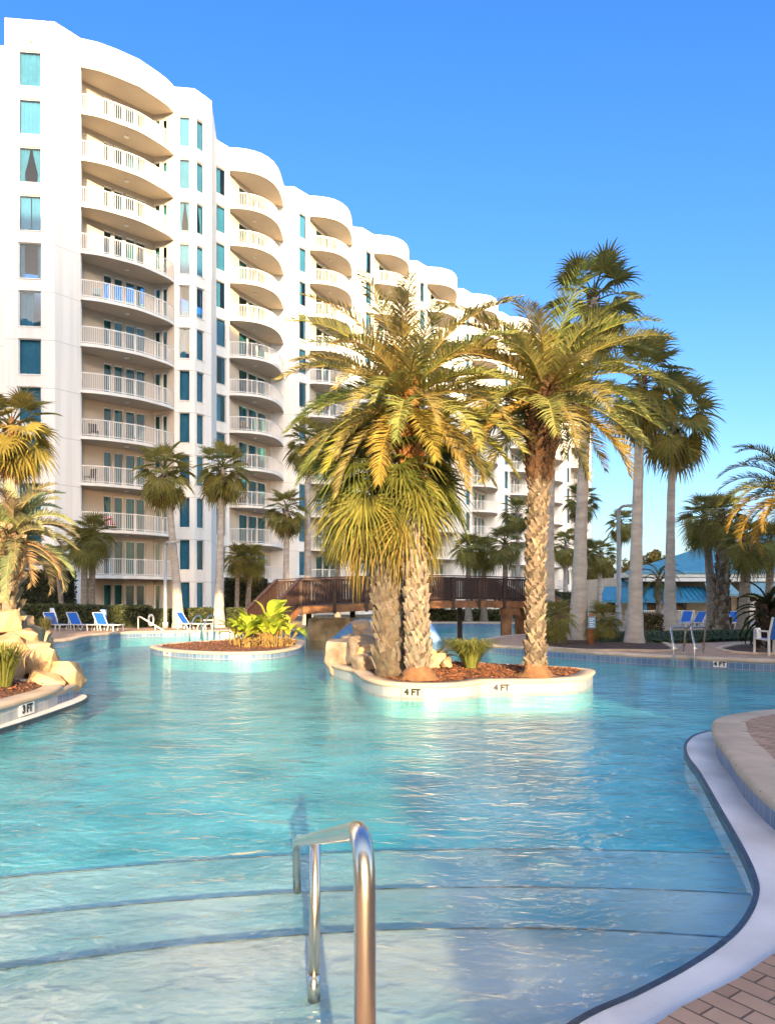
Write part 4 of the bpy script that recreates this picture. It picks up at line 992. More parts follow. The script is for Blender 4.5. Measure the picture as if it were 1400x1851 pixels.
def island(name, label, outline, band, zc=.25, mulch='mulch', hump=.10, seed=1, mound_c=None, chips=900):
    rnd = random.Random(seed); P = [tuple(p)[:2] for p in smooth_path([(a, b, 0) for a, b in outline + [outline[0]]], 6)][:-1]
    cx = sum(p[0] for p in P) / len(P); cy = sum(p[1] for p in P) / len(P)
    root = empty(name, (cx, cy, 0), label, 'planter')
    loop = P + [P[0]]
    wall_band('tile_band', loop, -.06, zc - .06, M[band], parent=root)
    mb = MB()
    for a, b in zip(loop[:-1], loop[1:]): mb.quad((*a, -1.3), (*b, -1.3), (*b, -.06), (*a, -.06))
    part(mb, 'footing', M['plaster'], root)
    # coping ring with rounded nose
    prof = [(.035, zc - .07), (.05, zc - .035), (.035, zc - .006), (.0, zc + .004), (-.24, zc + .004), (-.25, zc - .05)]
    rails = []
    for d, z in prof:
        q = offset_path(P, -d, True); rails.append([(x, y, z) for x, y in q])
    n = len(P); mb = MB(); V = [p for r in rails for p in r]
    mb.add(V, [(k * n + i, k * n + (i + 1) % n, (k + 1) * n + (i + 1) % n, (k + 1) * n + i) for k in range(len(prof) - 1) for i in range(n)])
    part(mb, 'coping', M['coping'], root, smooth=True)
    inner = offset_path(P, .245, True); mb = MB(); rings = [inner]
    for s_ in (.86, .68, .48, .28, .1): rings.append([(cx + (x - cx) * s_, cy + (y - cy) * s_) for x, y in inner])
    V = []
    for k, r in enumerate(rings):
        for x, y in r: V.append((x, y, zc - .02 + hump * (k / 5) ** .7 + .02 * noise.noise(Vector((x * 3, y * 3, seed)))))
    V.append((cx, cy, zc - .02 + hump))
    fs = [(k * n + i, k * n + (i + 1) % n, (k + 1) * n + (i + 1) % n, (k + 1) * n + i) for k in range(5) for i in range(n)] + [(5 * n + i, 5 * n + (i + 1) % n, 6 * n) for i in range(n)]
    mb.add(V, fs)
    for i in range(chips):
        k = rnd.random() ** .5; j = rnd.randrange(n); a = inner[j]; b = inner[(j + 1) % n]; u = rnd.random()
        x = cx + (a[0] + (b[0] - a[0]) * u - cx) * k; y = cy + (a[1] + (b[1] - a[1]) * u - cy) * k
        z = zc + hump * (1 - k) ** .7 + rnd.uniform(-.005, .015); an = rnd.random() * 6.28; l_ = rnd.uniform(.03, .075)
        mb.box((x, y, z), (l_, l_ * .35, .012), rot=Matrix.Rotation(an, 3, 'Z') @ Matrix.Rotation(rnd.uniform(-.5, .5), 3, 'Y'), col=col_var((1.3, 1.25, 1.2), rnd, .5))
    part(mb, 'mulch', M[mulch], root)
    return root, P
def g2(x, y): p = gp(x, y); return (p.x, p.y)
CI = [g2(592, 1216), g2(612, 1224), g2(640, 1232), g2(658, 1246), g2(692, 1257), g2(740, 1261.5), g2(800, 1262), g2(848, 1258), g2(872, 1253.5), g2(905, 1253), g2(960, 1252.5), g2(1015, 1250.5), g2(1052, 1246.5), g2(1068, 1238),
      (4.15, 15.2), (3.7, 15.8), (2.9, 16.2), (2.0, 16.9), (1.0, 17.6), (0.0, 18.4), (-.9, 18.7), (-1.45, 18.0)]
ci, CIP = island('planter_island', 'large planter island with cream coping carrying the tall palms in the pool', CI[::1], 'paletile', chips=2200, seed=3)
def on_outline(P, px):
    k = (px - 700) / F; best = None
    for i in range(len(P)):
        a, b = P[i], P[(i + 1) % len(P)]; fa, fb = a[0] - k * a[1], b[0] - k * b[1]
        if fa * fb <= 0 and fa != fb:
            t = fa / (fa - fb); q = ins(a, b, t)
            if best is None or q[1] < best[0][1]:
                d = Vector((b[0] - a[0], b[1] - a[1])).normalized(); n_ = Vector((d.y, -d.x))
                if n_.dot(Vector((-q[0], -q[1]))) < 0: n_ = -n_
                best = (q, n_)
    return best
for px in (746, 905):
    q, n_ = on_outline(CIP, px); marker('4 FT', (q[0] + n_.x * .02, q[1] + n_.y * .02, .10), n_, ci, w_=.40, h_=.165, plate='markertile')
SI = [g2(272, 1178), g2(285, 1183), g2(320, 1187.5), g2(370, 1190.5), g2(430, 1191.5), g2(490, 1189.5), g2(530, 1183), g2(547, 1175), (-3.0, 26.4), (-3.3, 27.3), (-4.2, 27.9), (-5.2, 27.6), (-6.2, 26.6), (-7.2, 25.2)]
si, SIP = island('planter_island', 'low kidney-shaped planter island with broad-leaved plants and reddish mulch', SI, 'tile', zc=.20, hump=.08, seed=4, chips=900)
q, n_ = on_outline(SIP, 303); marker('3 FT', (q[0], q[1], .07), n_, si, w_=.42, h_=.11)
# left planted bank: a raised bed whose pale tiled wall runs along the pool
LB = [(-5.17, 6.0), (-5.16, 9.0), (-5.15, 10.6), (-5.2, 11.6), (-5.5, 12.35), (-6.3, 13.1), (-7.3, 14.3), (-8.6, 17.0), (-9.9, 20.3), (-11.3, 23.4), (-13.5, 23), (-14, 16), (-13, 8), (-9, 5.6)]
lb_, LBP = island('planter_bed', 'raised planting bed with cream tiled edge under the rocks at the left', LB, 'paletile', zc=.30, hump=.35, seed=5, chips=1500)
q = (-5.15, 10.55); marker('3 FT', (q[0], q[1], .13), (1, 0), lb_, w_=.42, h_=.17)
# dry concrete ledge below the bed's point
mb = MB(); LG = [(-5.2, 8.5), (-5.05, 8.5), (-4.98, 10.0), (-4.97, 11.2), (-5.03, 12.2), (-5.2, 12.8), (-5.5, 13.1), (-5.95, 13.2), (-6.2, 12.6)]
mb.prism([tuple(p)[:2] for p in smooth_path([(a, b, 0) for a, b in LG], 4)], -1.2, .02); o = part(mb, 'pool_ledge', [M['strip'], M['plaster']])
for p_ in o.data.polygons: p_.material_index = 0 if p_.normal.z > .9 else 1
tag(o, kind='structure')
mb = MB(); e = [tuple(p)[:2] for p in smooth_path([(a, b, 0) for a, b in LG[1:-1]], 4)]; e2 = offset_path(e, -.03)
for i in range(len(e) - 1):
    mb.quad((*e[i], .024), (*e2[i], .024), (*e2[i + 1], .024), (*e[i + 1], .024)); mb.quad((*e2[i], .024), (*e2[i + 1], .024), (*e2[i + 1], -.05), (*e2[i], -.05))
o = part(mb, 'ledge_floor', M['nosing']); tag(o, kind='structure')
q, n_ = on_outline([p for p in POOL if p[1] > 15 and p[0] > 3], 1300)
marker('4 FT', (q[0], q[1], .105), n_, None, 'white tile reading 4 FT on the far blue pool edge right of the ladder rails', w_=.30, h_=.16)

# ------------------------------------------------------------------ rocks
def rock(p, size, seed, label, mt='rock', rz=0.0, tilt=0.0, cuts=15):
    rnd = random.Random(seed); bm = bmesh.new()
    for i in range(24):
        v = Vector((rnd.gauss(0, 1), rnd.gauss(0, 1), rnd.gauss(0, 1))).normalized(); e = .42
        v = Vector([math.copysign(abs(q) ** e, q) for q in v]) * rnd.uniform(.55, .76); bm.verts.new(v)
    h = bmesh.ops.convex_hull(bm, input=bm.verts[:]); bmesh.ops.delete(bm, geom=[g for g in h['geom_interior'] if isinstance(g, bmesh.types.BMVert)], context='VERTS')
    bmesh.ops.dissolve_limit(bm, angle_limit=R(14), verts=bm.verts[:], edges=bm.edges[:])
    bmesh.ops.bevel(bm, geom=bm.edges[:], offset=.035, segments=2, profile=.6, affect='EDGES', clamp_overlap=True)
    bmesh.ops.triangulate(bm, faces=bm.faces[:]); bmesh.ops.subdivide_edges(bm, edges=[e for e in bm.edges if e.calc_length() > .18], cuts=3, use_grid_fill=True); bmesh.ops.triangulate(bm, faces=bm.faces[:])
    M3 = Matrix.Rotation(rz, 3, 'Z') @ Matrix.Rotation(tilt, 3, 'Y')
    for v in bm.verts:
        c = v.co.copy(); c *= 1 + .06 * noise.noise(c * 3 + Vector((seed, 0, 0))) + .03 * noise.noise(c * 9 + Vector((0, seed, 0)))
        v.co = M3 @ Vector((c.x * size[0] * .72, c.y * size[1] * .72, c.z * size[2] * .72))
    me = bpy.data.meshes.new('boulder'); bm.to_mesh(me); bm.free(); me.materials.append(M[mt]); me.polygons.foreach_set('use_smooth', [True] * len(me.polygons))
    try: me.set_sharp_from_angle(angle=R(22))
    except Exception: pass
    o = link('boulder', me, None, p); tag(o, label, 'rock', 'sandstone boulders around the pool'); return o
# (px, py, Z, (w, d, h) in metres, label)
RK = [
 (112, 1222, 12.7, (.62, .55, .52), 'orange brown boulder overhanging the point of the left bed', 'rock'),
 (70, 1200, 12.6, (.80, .6, .46), 'broad flat sandstone slab lying across the left rock pile', 'rock'),
 (82, 1242, 12.2, (.50, .4, .48), 'square-faced orange boulder standing on the mulch at the left bed edge', 'rock'),
 (30, 1252, 11.8, (.42, .4, .40), 'small tan boulder behind the grass clump in the left bed', 'rock'),
 (55, 1180, 13.2, (.62, .5, .42), 'pale rounded boulder on top of the broad flat slab', 'rock'),
 (42, 1152, 13.6, (.58, .5, .40), 'cream boulder in the middle of the left rock pile', 'rock'),
 (14, 1175, 12.9, (.60, .5, .50), 'sunlit boulder at the left edge under the pindo palm', 'rock'),
 (8, 1125, 13.5, (.50, .4, .44), 'orange boulder against the pindo palm trunk', 'rock'),
 (20, 1215, 12.2, (.62, .5, .46), 'pale yellow boulder low at the left edge above the grass clump', 'rock'),
 (78, 1205, 13.4, (.5, .5, .3), 'low dark gap boulder between slab and overhanging rock', 'rock'),
 (32, 1128, 15.0, (.50, .4, .55), 'grey tan boulder leaning behind the pindo palm trunk', 'rock'),
 (58, 1150, 16.5, (.50, .4, .46), 'tan boulder behind the cream one in the left pile', 'rock'),
 (42, 1120, 17.5, (.42, .4, .28), 'small capping boulder at the back of the left pile', 'rock'),
 (72, 1155, 18.5, (.46, .4, .50), 'upright brown boulder near the far end of the left pile', 'rock'),
 (85, 1165, 20.0, (.34, .3, .38), 'last small boulder at the far end of the left pile', 'rock'),
 (626, 1188, 17.0, (.95, .8, .66), 'big grey flat-topped boulder at the water at the left of the island', 'rockgrey'),
 (655, 1178, 16.2, (.50, .5, .55), 'dark slanting boulder beside the big grey flat-topped one', 'rockgrey'),
 (668, 1205, 15.2, (.50, .4, .46), 'dark low boulder against the shaggy palm trunk', 'rockgrey'),
 (652, 1140, 17.6, (.30, .3, .38), 'tall tan boulder at the top of the island rock pile', 'rock'),
 (672, 1150, 17.0, (.38, .35, .36), 'round sunlit boulder upper right in the island rock pile', 'rock'),
 (676, 1170, 16.4, (.40, .35, .38), 'orange cream boulder in the middle of the island rock pile', 'rock'),
 (670, 1188, 15.8, (.46, .4, .36), 'cream boulder low in the island rock pile beside the woven trunk', 'rock'),
 (640, 1160, 18.2, (.46, .4, .34), 'grey boulder behind the island rock pile at the slide', 'rockgrey'),
 (790, 1196, 14.9, (.44, .35, .34), 'smooth cream boulder right of the pale date palm trunk', 'rock'),
 (777, 1182, 15.3, (.26, .25, .26), 'small cream boulder close behind the pale date palm trunk', 'rock'),
 (806, 1197, 14.5, (.22, .2, .16), 'small round pale boulder next to the grass clump on the island', 'rock')]
for i, (x, y, Z, s_, lb, mt) in enumerate(RK):
    p = at(x, y, Z); kk = 1.12 if i < 15 else (1.5 if i == 15 else 1.4 if i < 23 else 1.15); s_ = tuple(q * kk for q in s_); rock(p, s_, 900 + i * 13, lb, mt, rz=i * 1.7 if i != 15 else .2, tilt=.3 * math.sin(i * 2.3) if i != 15 else .05)

# ------------------------------------------------------------------ small plants
def grass_clump(name, label, px, py, Z, h, n, seed, col, z=None, spread=.5, cat='ornamental grass'):
    rnd = random.Random(seed); p = at(px, py, Z)
    if z is not None: p.z = z
    mb = MB()
    for i in range(n):
        az = rnd.random() * 6.283; out = rnd.random() ** .6 * spread; L_ = h * rnd.uniform(.7, 1.15); wd = rnd.uniform(.006, .013)
        b = Vector((math.cos(az), math.sin(az), 0)) * rnd.random() * .12; t = Vector((math.cos(az), math.sin(az), 0)); s_ = Vector((-t.y, t.x, 0)) * wd
        q1 = b + t * out * L_ * .35 + Vector((0, 0, L_ * .55)); q2 = b + t * out * L_ * .8 + Vector((0, 0, L_ * .88)); q3 = b + t * out * L_ * 1.3 + Vector((0, 0, L_ * (.98 - .35 * out)))
        mb.add([b - s_, b + s_, q1 + s_, q1 - s_, q2 + s_ * .8, q2 - s_ * .8, q3], [(0, 1, 2, 3), (3, 2, 4, 5), (5, 4, 6)], 0, col_var(col, rnd, .3))
    o = part(mb, name, M['leaf'], None, at_=Vector((0, 0, 0))); o.location = p; tag(o, label, cat); return o
grass_clump('ornamental_grass', 'spiky green grass clump on the island mulch between the date palms', 850, 1204, 14.6, .58, 560, 1, (.20, .22, .06), .33, 1.05)
grass_clump('ornamental_grass', 'tall green grass clump at the left edge in front of the rocks', 6, 1262, 11.2, .66, 300, 2, (.20, .215, .055), .36, .6)
grass_clump('ornamental_grass', 'small dry grass tuft behind the left rocks near the loungers', 82, 1145, 26.0, .8, 120, 3, (.13, .12, .05), .3, .6)
def rosette(name, label, px, py, Z, z, n, L_, seed, col, cat='plant'):
    rnd = random.Random(seed); p = at(px, py, Z); p.z = z; mb = MB()
    for i in range(n):
        t = i / (n - 1); feather(mb, (0, 0, .05), i * 2.4, R(75 - 60 * t), L_ * rnd.uniform(.8, 1.1), 1.3, rnd, col_var(col, rnd, .2), nl=22, lw=.02, ll=L_ * .22)
    o = part(mb, name, M['leaf'], None, at_=Vector((0, 0, 0))); o.location = p; tag(o, label, cat)
rosette('sago_cycad', 'golden sago cycad behind the cream boulder on the island', 786, 1180, 15.4, .32, 26, .48, 5, (.32, .22, .045))
def canna(label, px, Z, h, n, seed, z=.22):
    rnd = random.Random(seed); x = (px - 700) / F * Z; root = empty('canna_plant', (x, Z, z), label, 'plant', 'broad-leaved plants on the low island')
    st_ = MB(); lf = MB()
    for i in range(n):
        az = rnd.random() * 6.283; b = Vector((rnd.uniform(-.18, .18), rnd.uniform(-.18, .18), 0)); hh = h * rnd.uniform(.55, 1.0); ln = Vector((math.cos(az), math.sin(az), 0)) * rnd.uniform(.02, .2)
        top = b + ln + Vector((0, 0, hh * .62)); st_.tube([b, b + ln * .4 + Vector((0, 0, hh * .35)), top], [.018, .014, .009], 5, 0, False, (.30, .20, .06))
        a2 = az + rnd.uniform(-.8, .8); el = R(rnd.uniform(15, 80)); L_ = rnd.uniform(.42, .66) * (h / 1.0) ** .5; wd = L_ * rnd.uniform(.19, .27); c = col_var(((.36, .46, .045) if rnd.random() < .75 else (.50, .50, .08)), rnd, .2)
        p = top.copy(); s_ = Vector((-math.sin(a2), math.cos(a2), 0)); V = []
        for j in range(7):
            t = j / 6; d = Vector((math.cos(el) * math.cos(a2), math.cos(el) * math.sin(a2), math.sin(el))); w_ = wd * math.sin(math.pi * (t * .93 + .05)) ** .7; up = s_.cross(d)
            V += [p - s_ * w_ + up * w_ * -.25, p.copy(), p + s_ * w_ + up * w_ * -.25]; p = p + d * L_ / 6; el -= rnd.uniform(.08, .28)
        lf.add(V, [(3 * j + k, 3 * j + k + 1, 3 * j + k + 4, 3 * j + k + 3) for j in range(6) for k in range(2)], 0, c)
    for i in range(6):
        b = Vector((rnd.uniform(-.25, .25), rnd.uniform(-.25, .25), 0)); st_.tube([b, b + Vector((rnd.uniform(-.2, .2), rnd.uniform(-.2, .2), .25)), b + Vector((rnd.uniform(-.35, .35), 0, .12))], [.012, .012, .03], 4, 0, False, (.22, .13, .05))
    part(st_, 'stem', M['boot'], root, local=True); part(lf, 'leaves', M['leaf'], root, local=True, smooth=True)
CN = [(428, 23.2, .85, 9, 'leftmost broad-leaved plant on the low island, with one orange leaf'), (446, 22.4, .95, 12, 'bushy broad-leaved plant on the low island left of the middle'), (463, 22.9, 1.0, 12, 'lime green broad-leaved plant in the middle of the low island row'),
      (484, 22.6, 1.0, 11, 'yellow green broad-leaved plant just left of the tall upright one'), (495, 22.9, 1.45, 10, 'tallest broad-leaved plant with upright paddle leaves on the low island'), (519, 23.0, .75, 8, 'rightmost broad-leaved plant on the low island by the bridge stair')]
for i, (px, Z, h, n, lb) in enumerate(CN): canna(lb, px, Z, h * 1.12, int(n * 1.7), 50 + i)

def leafy(name, label, boxes, n, lf, seed, col, cat, core=True, kind=None):
    """clipped shrub mass: boxes (cx, cy, cz, sx, sy, sz, rz) covered by leaf faces."""
    rnd = random.Random(seed); b0 = boxes[0]; root = empty(name, (b0[0], b0[1], b0[2] - b0[5] / 2), label, cat)
    cb = MB(); lb = MB(); tot = sum(b[3] * b[5] * 2 + b[3] * b[4] + b[4] * b[5] * 2 for b in boxes)
    for cx, cy, cz, sx, sy, sz, rz in boxes:
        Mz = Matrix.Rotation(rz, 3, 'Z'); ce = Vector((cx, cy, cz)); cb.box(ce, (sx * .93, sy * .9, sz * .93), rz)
        k = int(n * (sx * sz * 2 + sx * sy + sy * sz * 2) / tot)
        for i in range(k):
            f_ = rnd.choices((0, 1, 2, 3), (sx * sz, sx * sy, sy * sz, sx * sz * .5))[0]; u, v = rnd.uniform(-.5, .5), rnd.uniform(-.5, .5); j = rnd.uniform(-.07, .05)
            if f_ == 0: p = Vector((u * sx, -sy / 2 - j, v * sz))
            elif f_ == 1: p = Vector((u * sx, v * sy, sz / 2 + j))
            elif f_ == 2: p = Vector(((sx / 2 + j) * rnd.choice((-1, 1)), u * sy, v * sz))
            else: p = Vector((u * sx, sy / 2 + j, v * sz))
            p += Vector((0, 0, .06 * noise.noise(Vector((p.x * 1.4 + cx, p.y * 1.4, seed))))); p = ce + Mz @ p
            n_ = Vector((rnd.gauss(0, 1), rnd.gauss(-.4, 1), rnd.gauss(.5, 1))).normalized(); a = n_.orthogonal().normalized() * lf * rnd.uniform(.6, 1.2); b = n_.cross(a) * .6
            lb.add([p - a, p - b, p + a, p + b], [(0, 1, 2, 3)], 0, col_var(col, rnd, .4))
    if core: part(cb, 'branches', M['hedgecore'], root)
    part(lb, 'leaves', M['hedge'], root); return root
def hb(x0, x1, y0, y1, Z, d=1.2): a = at(x0, y1, Z); b = at(x1, y0, Z); return ((a.x + b.x) / 2, Z + d / 2, (a.z + b.z) / 2, b.x - a.x, d, b.z - a.z, 0)
leafy('hedge', 'long clipped green hedge behind the blue loungers', [hb(20, 130, 1094, 1136, 37.4), hb(131, 262, 1096, 1136, 37.6)], 7000, .07, 1, (.085, .10, .03), 'hedge')
leafy('hedge', 'loose shrub hedge between the handrail and the lamp pole', [hb(266, 312, 1103, 1134, 37.8, .9)], 1800, .08, 2, (.075, .09, .03), 'hedge')
leafy('hedge', 'low hedge right of the curved fan palm trunk', [hb(330, 441, 1101, 1132, 38.6)], 3500, .07, 3, (.075, .09, .028), 'hedge')
leafy('hedge', 'large dark clipped hedge block below the left windows', [hb(24, 117, 1032, 1094, 41.0, 1.6)], 6000, .07, 4, (.038, .048, .018), 'hedge')
leafy('hedge', 'dark rounded hedge below the second bay balconies', [hb(405, 475, 1046, 1102, 43.5, 1.6)], 4500, .08, 5, (.032, .042, .017), 'hedge')
leafy('hedge', 'leafy hedge across the far pool, seen under the bridge', [hb(775, 905, 1104, 1130, 47.5)], 3500, .10, 6, (.085, .10, .03), 'hedge')
leafy('hedge', 'dark shrubs under the tower at the right of the bridge', [hb(975, 1058, 1072, 1120, 42.0, 1.0)], 2600, .09, 7, (.035, .05, .02), 'hedge')
leafy('shrub', 'brown-green shrub between the two grey palm trunks at the right', [hb(1160, 1198, 1112, 1150, 28.0, .9)], 1500, .06, 8, (.12, .10, .045), 'shrub')
leafy('shrub', 'dark shrub mound behind the bridge under the small palms', [hb(775, 822, 1060, 1100, 47.0, 1.4)], 1600, .10, 9, (.045, .06, .022), 'shrub')

# ground cover and mulch beds on the right-hand deck
def bed(name, pts, z, m, h=.05, kind='structure'):
    mb = MB(); P = [tuple(p)[:2] for p in smooth_path([(a, b, 0) for a, b in pts + [pts[0]]], 5)][:-1]; n = len(P); cx = sum(p[0] for p in P) / n; cy = sum(p[1] for p in P) / n
    V = []
    for k, s_ in enumerate((1, .85, .6, .3)):
        V += [(cx + (x - cx) * s_, cy + (y - cy) * s_, z + h * (k / 3) ** .6 + .02 * noise.noise(Vector((x * 2, y * 2, k)))) for x, y in P]
    mb.add(V, [(k * n + i, k * n + (i + 1) % n, (k + 1) * n + (i + 1) % n, (k + 1) * n + i) for k in range(3) for i in range(n)]); mb.add(V[-n:], [tuple(range(n))])
    o = part(mb, name, M[m]); tag(o, kind=kind); return P
def dk(x, y): p = gp(x, y, DECK_Z); return (p.x, p.y)
def kerb(name, P, z0, z1, wd=.16):
    mb = MB(); n = len(P); o_ = offset_path(P, -wd, True)
    for i in range(n):
        j = (i + 1) % n
        mb.quad((*P[i], z1), (*P[j], z1), (*o_[j], z1), (*o_[i], z1)); mb.quad((*o_[i], z1), (*o_[j], z1), (*o_[j], z0), (*o_[i], z0)); mb.quad((*P[i], z1), (*P[j], z1), (*P[j], z0), (*P[i], z0))
    o = part(mb, name, M['coping']); tag(o, kind='structure')
P = bed('mulch_ground', [dk(960, 1166), dk(1000, 1172), dk(1060, 1176), (6.35, 20.6), dk(1205, 1177), dk(1208, 1170), dk(1180, 1160), dk(1100, 1150), dk(1000, 1152)], DECK_Z + .004, 'soil', .07)
kerb('bed_kerb', P, DECK_Z, DECK_Z + .05)
P = bed('palm_bed_ground', [dk(1302, 1174), dk(1330, 1180), dk(1400, 1183), dk(1470, 1178), dk(1440, 1168), dk(1380, 1164), dk(1330, 1167)], DECK_Z + .004, 'soil', .06)
kerb('palm_bed_kerb', P, DECK_Z, DECK_Z + .05)
def ground_cover(pts, n, seed):
    rnd = random.Random(seed); mb = MB(); x0, x1, y0, y1 = pts
    for i in range(n):
        u = rnd.random(); v = rnd.random(); Z = y0(u) + (y1(u) - y0(u)) * v; px = x0 + (x1 - x0) * u; x = (px - 700) / F * Z; h = (.12 + .16 * rnd.random()) * math.sin(math.pi * min(1, max(.1, v))) + .05
        az = rnd.random() * 6.283; b = Vector((x, Z, DECK_Z)); t = Vector((math.cos(az), math.sin(az), 0)); s_ = Vector((-t.y, t.x, 0)) * rnd.uniform(.02, .05); q = b + t * h * .5 + Vector((0, 0, h)); r_ = b + t * h * 1.1 + Vector((0, 0, h * .8))
        mb.add([b - s_ * .5, b + s_ * .5, q + s_, q - s_, r_], [(0, 1, 2, 3), (3, 2, 4)], 0, col_var((.030, .060, .016), rnd, .45))
    o = part(mb, 'ground_cover', M['grass']); tag(o, kind='stuff')
ground_cover((1085, 1372, lambda u: 23.2 + 2.0 * u + 1.2 * math.sin(u * 9) * .2, lambda u: 27.5 + 2 * u), 9000, 3)
mb = MB(); mb.sheet([[dk(1085, 1166), dk(1250, 1163), dk(1372, 1158), dk(1372, 1146), dk(1200, 1148), dk(1085, 1152)]], DECK_Z + .006); o = part(mb, 'planted_ground', M['soil']); tag(o, kind='structure')
mb = MB(); mb.sheet([[dk(60, 1136), dk(440, 1134), (-9, 46), (-24, 46), (-24, 37)]], DECK_Z + .005); o = part(mb, 'bed_ground', M['soil']); tag(o, kind='structure')

# ------------------------------------------------------------------ wooden footbridge
bridge = empty('footbridge', (1.5, 31, 0), 'dark brown wooden footbridge crossing the pool behind the palms', 'bridge')
FL, FR = Vector((-3.30, 28.0, 1.42)), Vector((6.42, 34.0, 1.60))
dB = (FR - FL); LBg = dB.length; dB.normalize(); nB = Vector((-dB.y, dB.x, 0)).normalized(); WB = 2.2
def bz(t): return 1.42 + .18 * t + .10 * math.sin(math.pi * t)
def bp(t, w_, z): q = FL + (FR - FL) * t; q = Vector((q.x, q.y, 0)) + nB * w_; return Vector((q.x, q.y, bz(t) + z))
NS = 16
mb = MB()
for i in range(NS):
    a, b = i / NS, (i + 1) / NS
    mb.bar(bp(a, WB / 2, -.03), bp(b, WB / 2, -.03), WB, .05)
part(mb, 'deck', M['wood'], bridge)
for w_ in (-.02, WB + .02):
    mb = MB()
    for i in range(NS): mb.bar(bp(i / NS, w_, -.17), bp((i + 1) / NS, w_, -.17), .07, .30)
    part(mb, 'beam', M['beam'], bridge)
    rl = MB(); n = int(LBg / .125)
    for i in range(NS):
        a, b = i / NS, (i + 1) / NS
        rl.bar(bp(a, w_, 1.05), bp(b, w_, 1.05), .15, .045); rl.bar(bp(a, w_, .95), bp(b, w_, .95), .04, .09); rl.bar(bp(a, w_, .09), bp(b, w_, .09), .04, .09)
    for i in range(n + 1):
        t = i / n; p = bp(t, w_ - (.035 if w_ < 1 else -.035), .51); rl.box(p, (.082, .03, .92), math.atan2(dB.y, dB.x))
    part(rl, 'railing', M['wood'], bridge)
    for i in range(9):
        t = i / 8; p0 = bp(t, w_ - (.06 if w_ < 1 else -.06), -.36); p1 = bp(t, w_ - (.06 if w_ < 1 else -.06), 1.0); mb = MB(); mb.bar(p0, p1, .12, .12); part(mb, 'post', M['wood'], bridge)
def stair(end, sgn, ang, run, ztop):
    d = Vector((sgn * math.sin(ang), -math.cos(ang), 0)); 
    e0 = bp(end, 0, 0); e1 = bp(end, WB, 0); zb = .22 if sgn < 0 else DECK_Z
    st_ = MB(); N = 8; tread = (e1 - e0); tread.z = 0; tl = tread.length; tread.normalize()
    for i in range(N):
        t = (i + .5) / N; z = ztop + (zb - ztop) * (i + 1) / (N + 0.0); c = Vector((e0.x, e0.y, 0)) + d * run * t + tread * tl / 2; c.z = z
        M3 = Matrix((d, tread, Vector((0, 0, 1)))).transposed(); st_.box(c, (run / N + .03, tl, .05), rot=M3); st_.box(c + d * -(run / N / 2 - .02) + Vector((0, 0, -.09)), (.02, tl - .05, .16), rot=M3)
    part(st_, 'stair', M['beam'], bridge)
    for k, e in enumerate((e0, e1)):
        a = Vector((e.x, e.y, ztop)); b = a + d * run; b.z = zb; rl = MB()
        rl.bar(a + Vector((0, 0, 1.05)), b + Vector((0, 0, 1.05)), .15, .045); rl.bar(a + Vector((0, 0, .14)), b + Vector((0, 0, .14)), .04, .10); rl.bar(a + Vector((0, 0, -.10)), b + Vector((0, 0, -.0)), .07, .26, 1)
        n = 20
        for i in range(1, n):
            q = a + (b - a) * i / n; rl.box(q + Vector((0, 0, .56)), (.075, .075, .9), math.atan2(d.y, d.x))
        rl.box(b + Vector((0, 0, .5)), (.12, .12, 1.15))
        part(rl, 'stair_railing', [M['wood'], M['beam']], bridge)
stair(0.0, -1, R(20), 2.4, 1.42); stair(1.0, 1, R(60), 2.2, 1.58)
for px, Z, z1 in ((914, 33.6, 1.32), (939, 35.0, 1.32)):
    x = (px - 700) / F * Z; mb = MB(); mb.box((x, Z, (z1 - .6) / 2 + .0), (.44, .44, z1 + .6)); mb.box((x + .15, Z, z1 - .22), (.9, .3, .30)); part(mb, 'support_pillar', M['beam'], bridge)
for t in (.12, .3, .62, .8):
    p = bp(t, WB - .1, -.3); mb = MB(); mb.bar((p.x, p.y, -1.1), p, .22, .22); part(mb, 'pile', M['wood'], bridge)
# textured cast-stone pier and the blue mosaic slide wall under the bridge
mb = MB(); bmn = []
pier = empty('stone_pier', (-2.4, 30.2, 0), 'rough textured stone pier standing in the water under the bridge', 'pier')
a, b = at(550, 1116, 30.2), at(642, 1116, 29.6)
def rough_block(a, b, d, z0, z1, seed, nx=26, nz=14):
    mb = MB(); dd = Vector((b.x - a.x, b.y - a.y, 0)); L_ = dd.length; dd.normalize(); nn = Vector((dd.y, -dd.x, 0)); V = []
    for j in range(nz + 1):
        for i in range(nx + 1):
            u = i / nx; z = z0 + (z1 - z0) * j / nz; q = Vector((a.x, a.y, 0)) + dd * L_ * u; k = .16 * noise.noise(Vector((u * L_ * 1.7, z * 1.7, seed))) + .06 * noise.noise(Vector((u * L_ * 6, z * 6, seed)))
            edge = -.25 * (1 - min(1, min(u, 1 - u) * 9)) - .1 * (1 - min(1, (1 - j / nz) * 6)); V.append(q + nn * (k + edge) + Vector((0, 0, z + .05 * noise.noise(Vector((u * 8, seed, j))))))
    mb.add(V, [(j * (nx + 1) + i, j * (nx + 1) + i + 1, (j + 1) * (nx + 1) + i + 1, (j + 1) * (nx + 1) + i) for j in range(nz) for i in range(nx)])
    c = Vector((a.x, a.y, 0)) + dd * L_ / 2 - nn * (d / 2 + .3); mb.box(c + Vector((0, 0, (z0 + z1) / 2)), (L_ * .97, d, z1 - z0 - .04), math.atan2(dd.y, dd.x)); return mb
part(rough_block(a, b, 1.2, -1.1, .92, 3), 'stone_face', M['cast'], pier, smooth=True)
sl_ = empty('slide_wall', (-1.3, 29.2, 0), 'sloping blue mosaic tile wall beside the stone pier', 'wall')
q0, q1, q2, q3 = at(592, 1160, 28.6), at(700, 1160, 28.6), at(700, 1119, 29.4), at(640, 1119, 29.4)
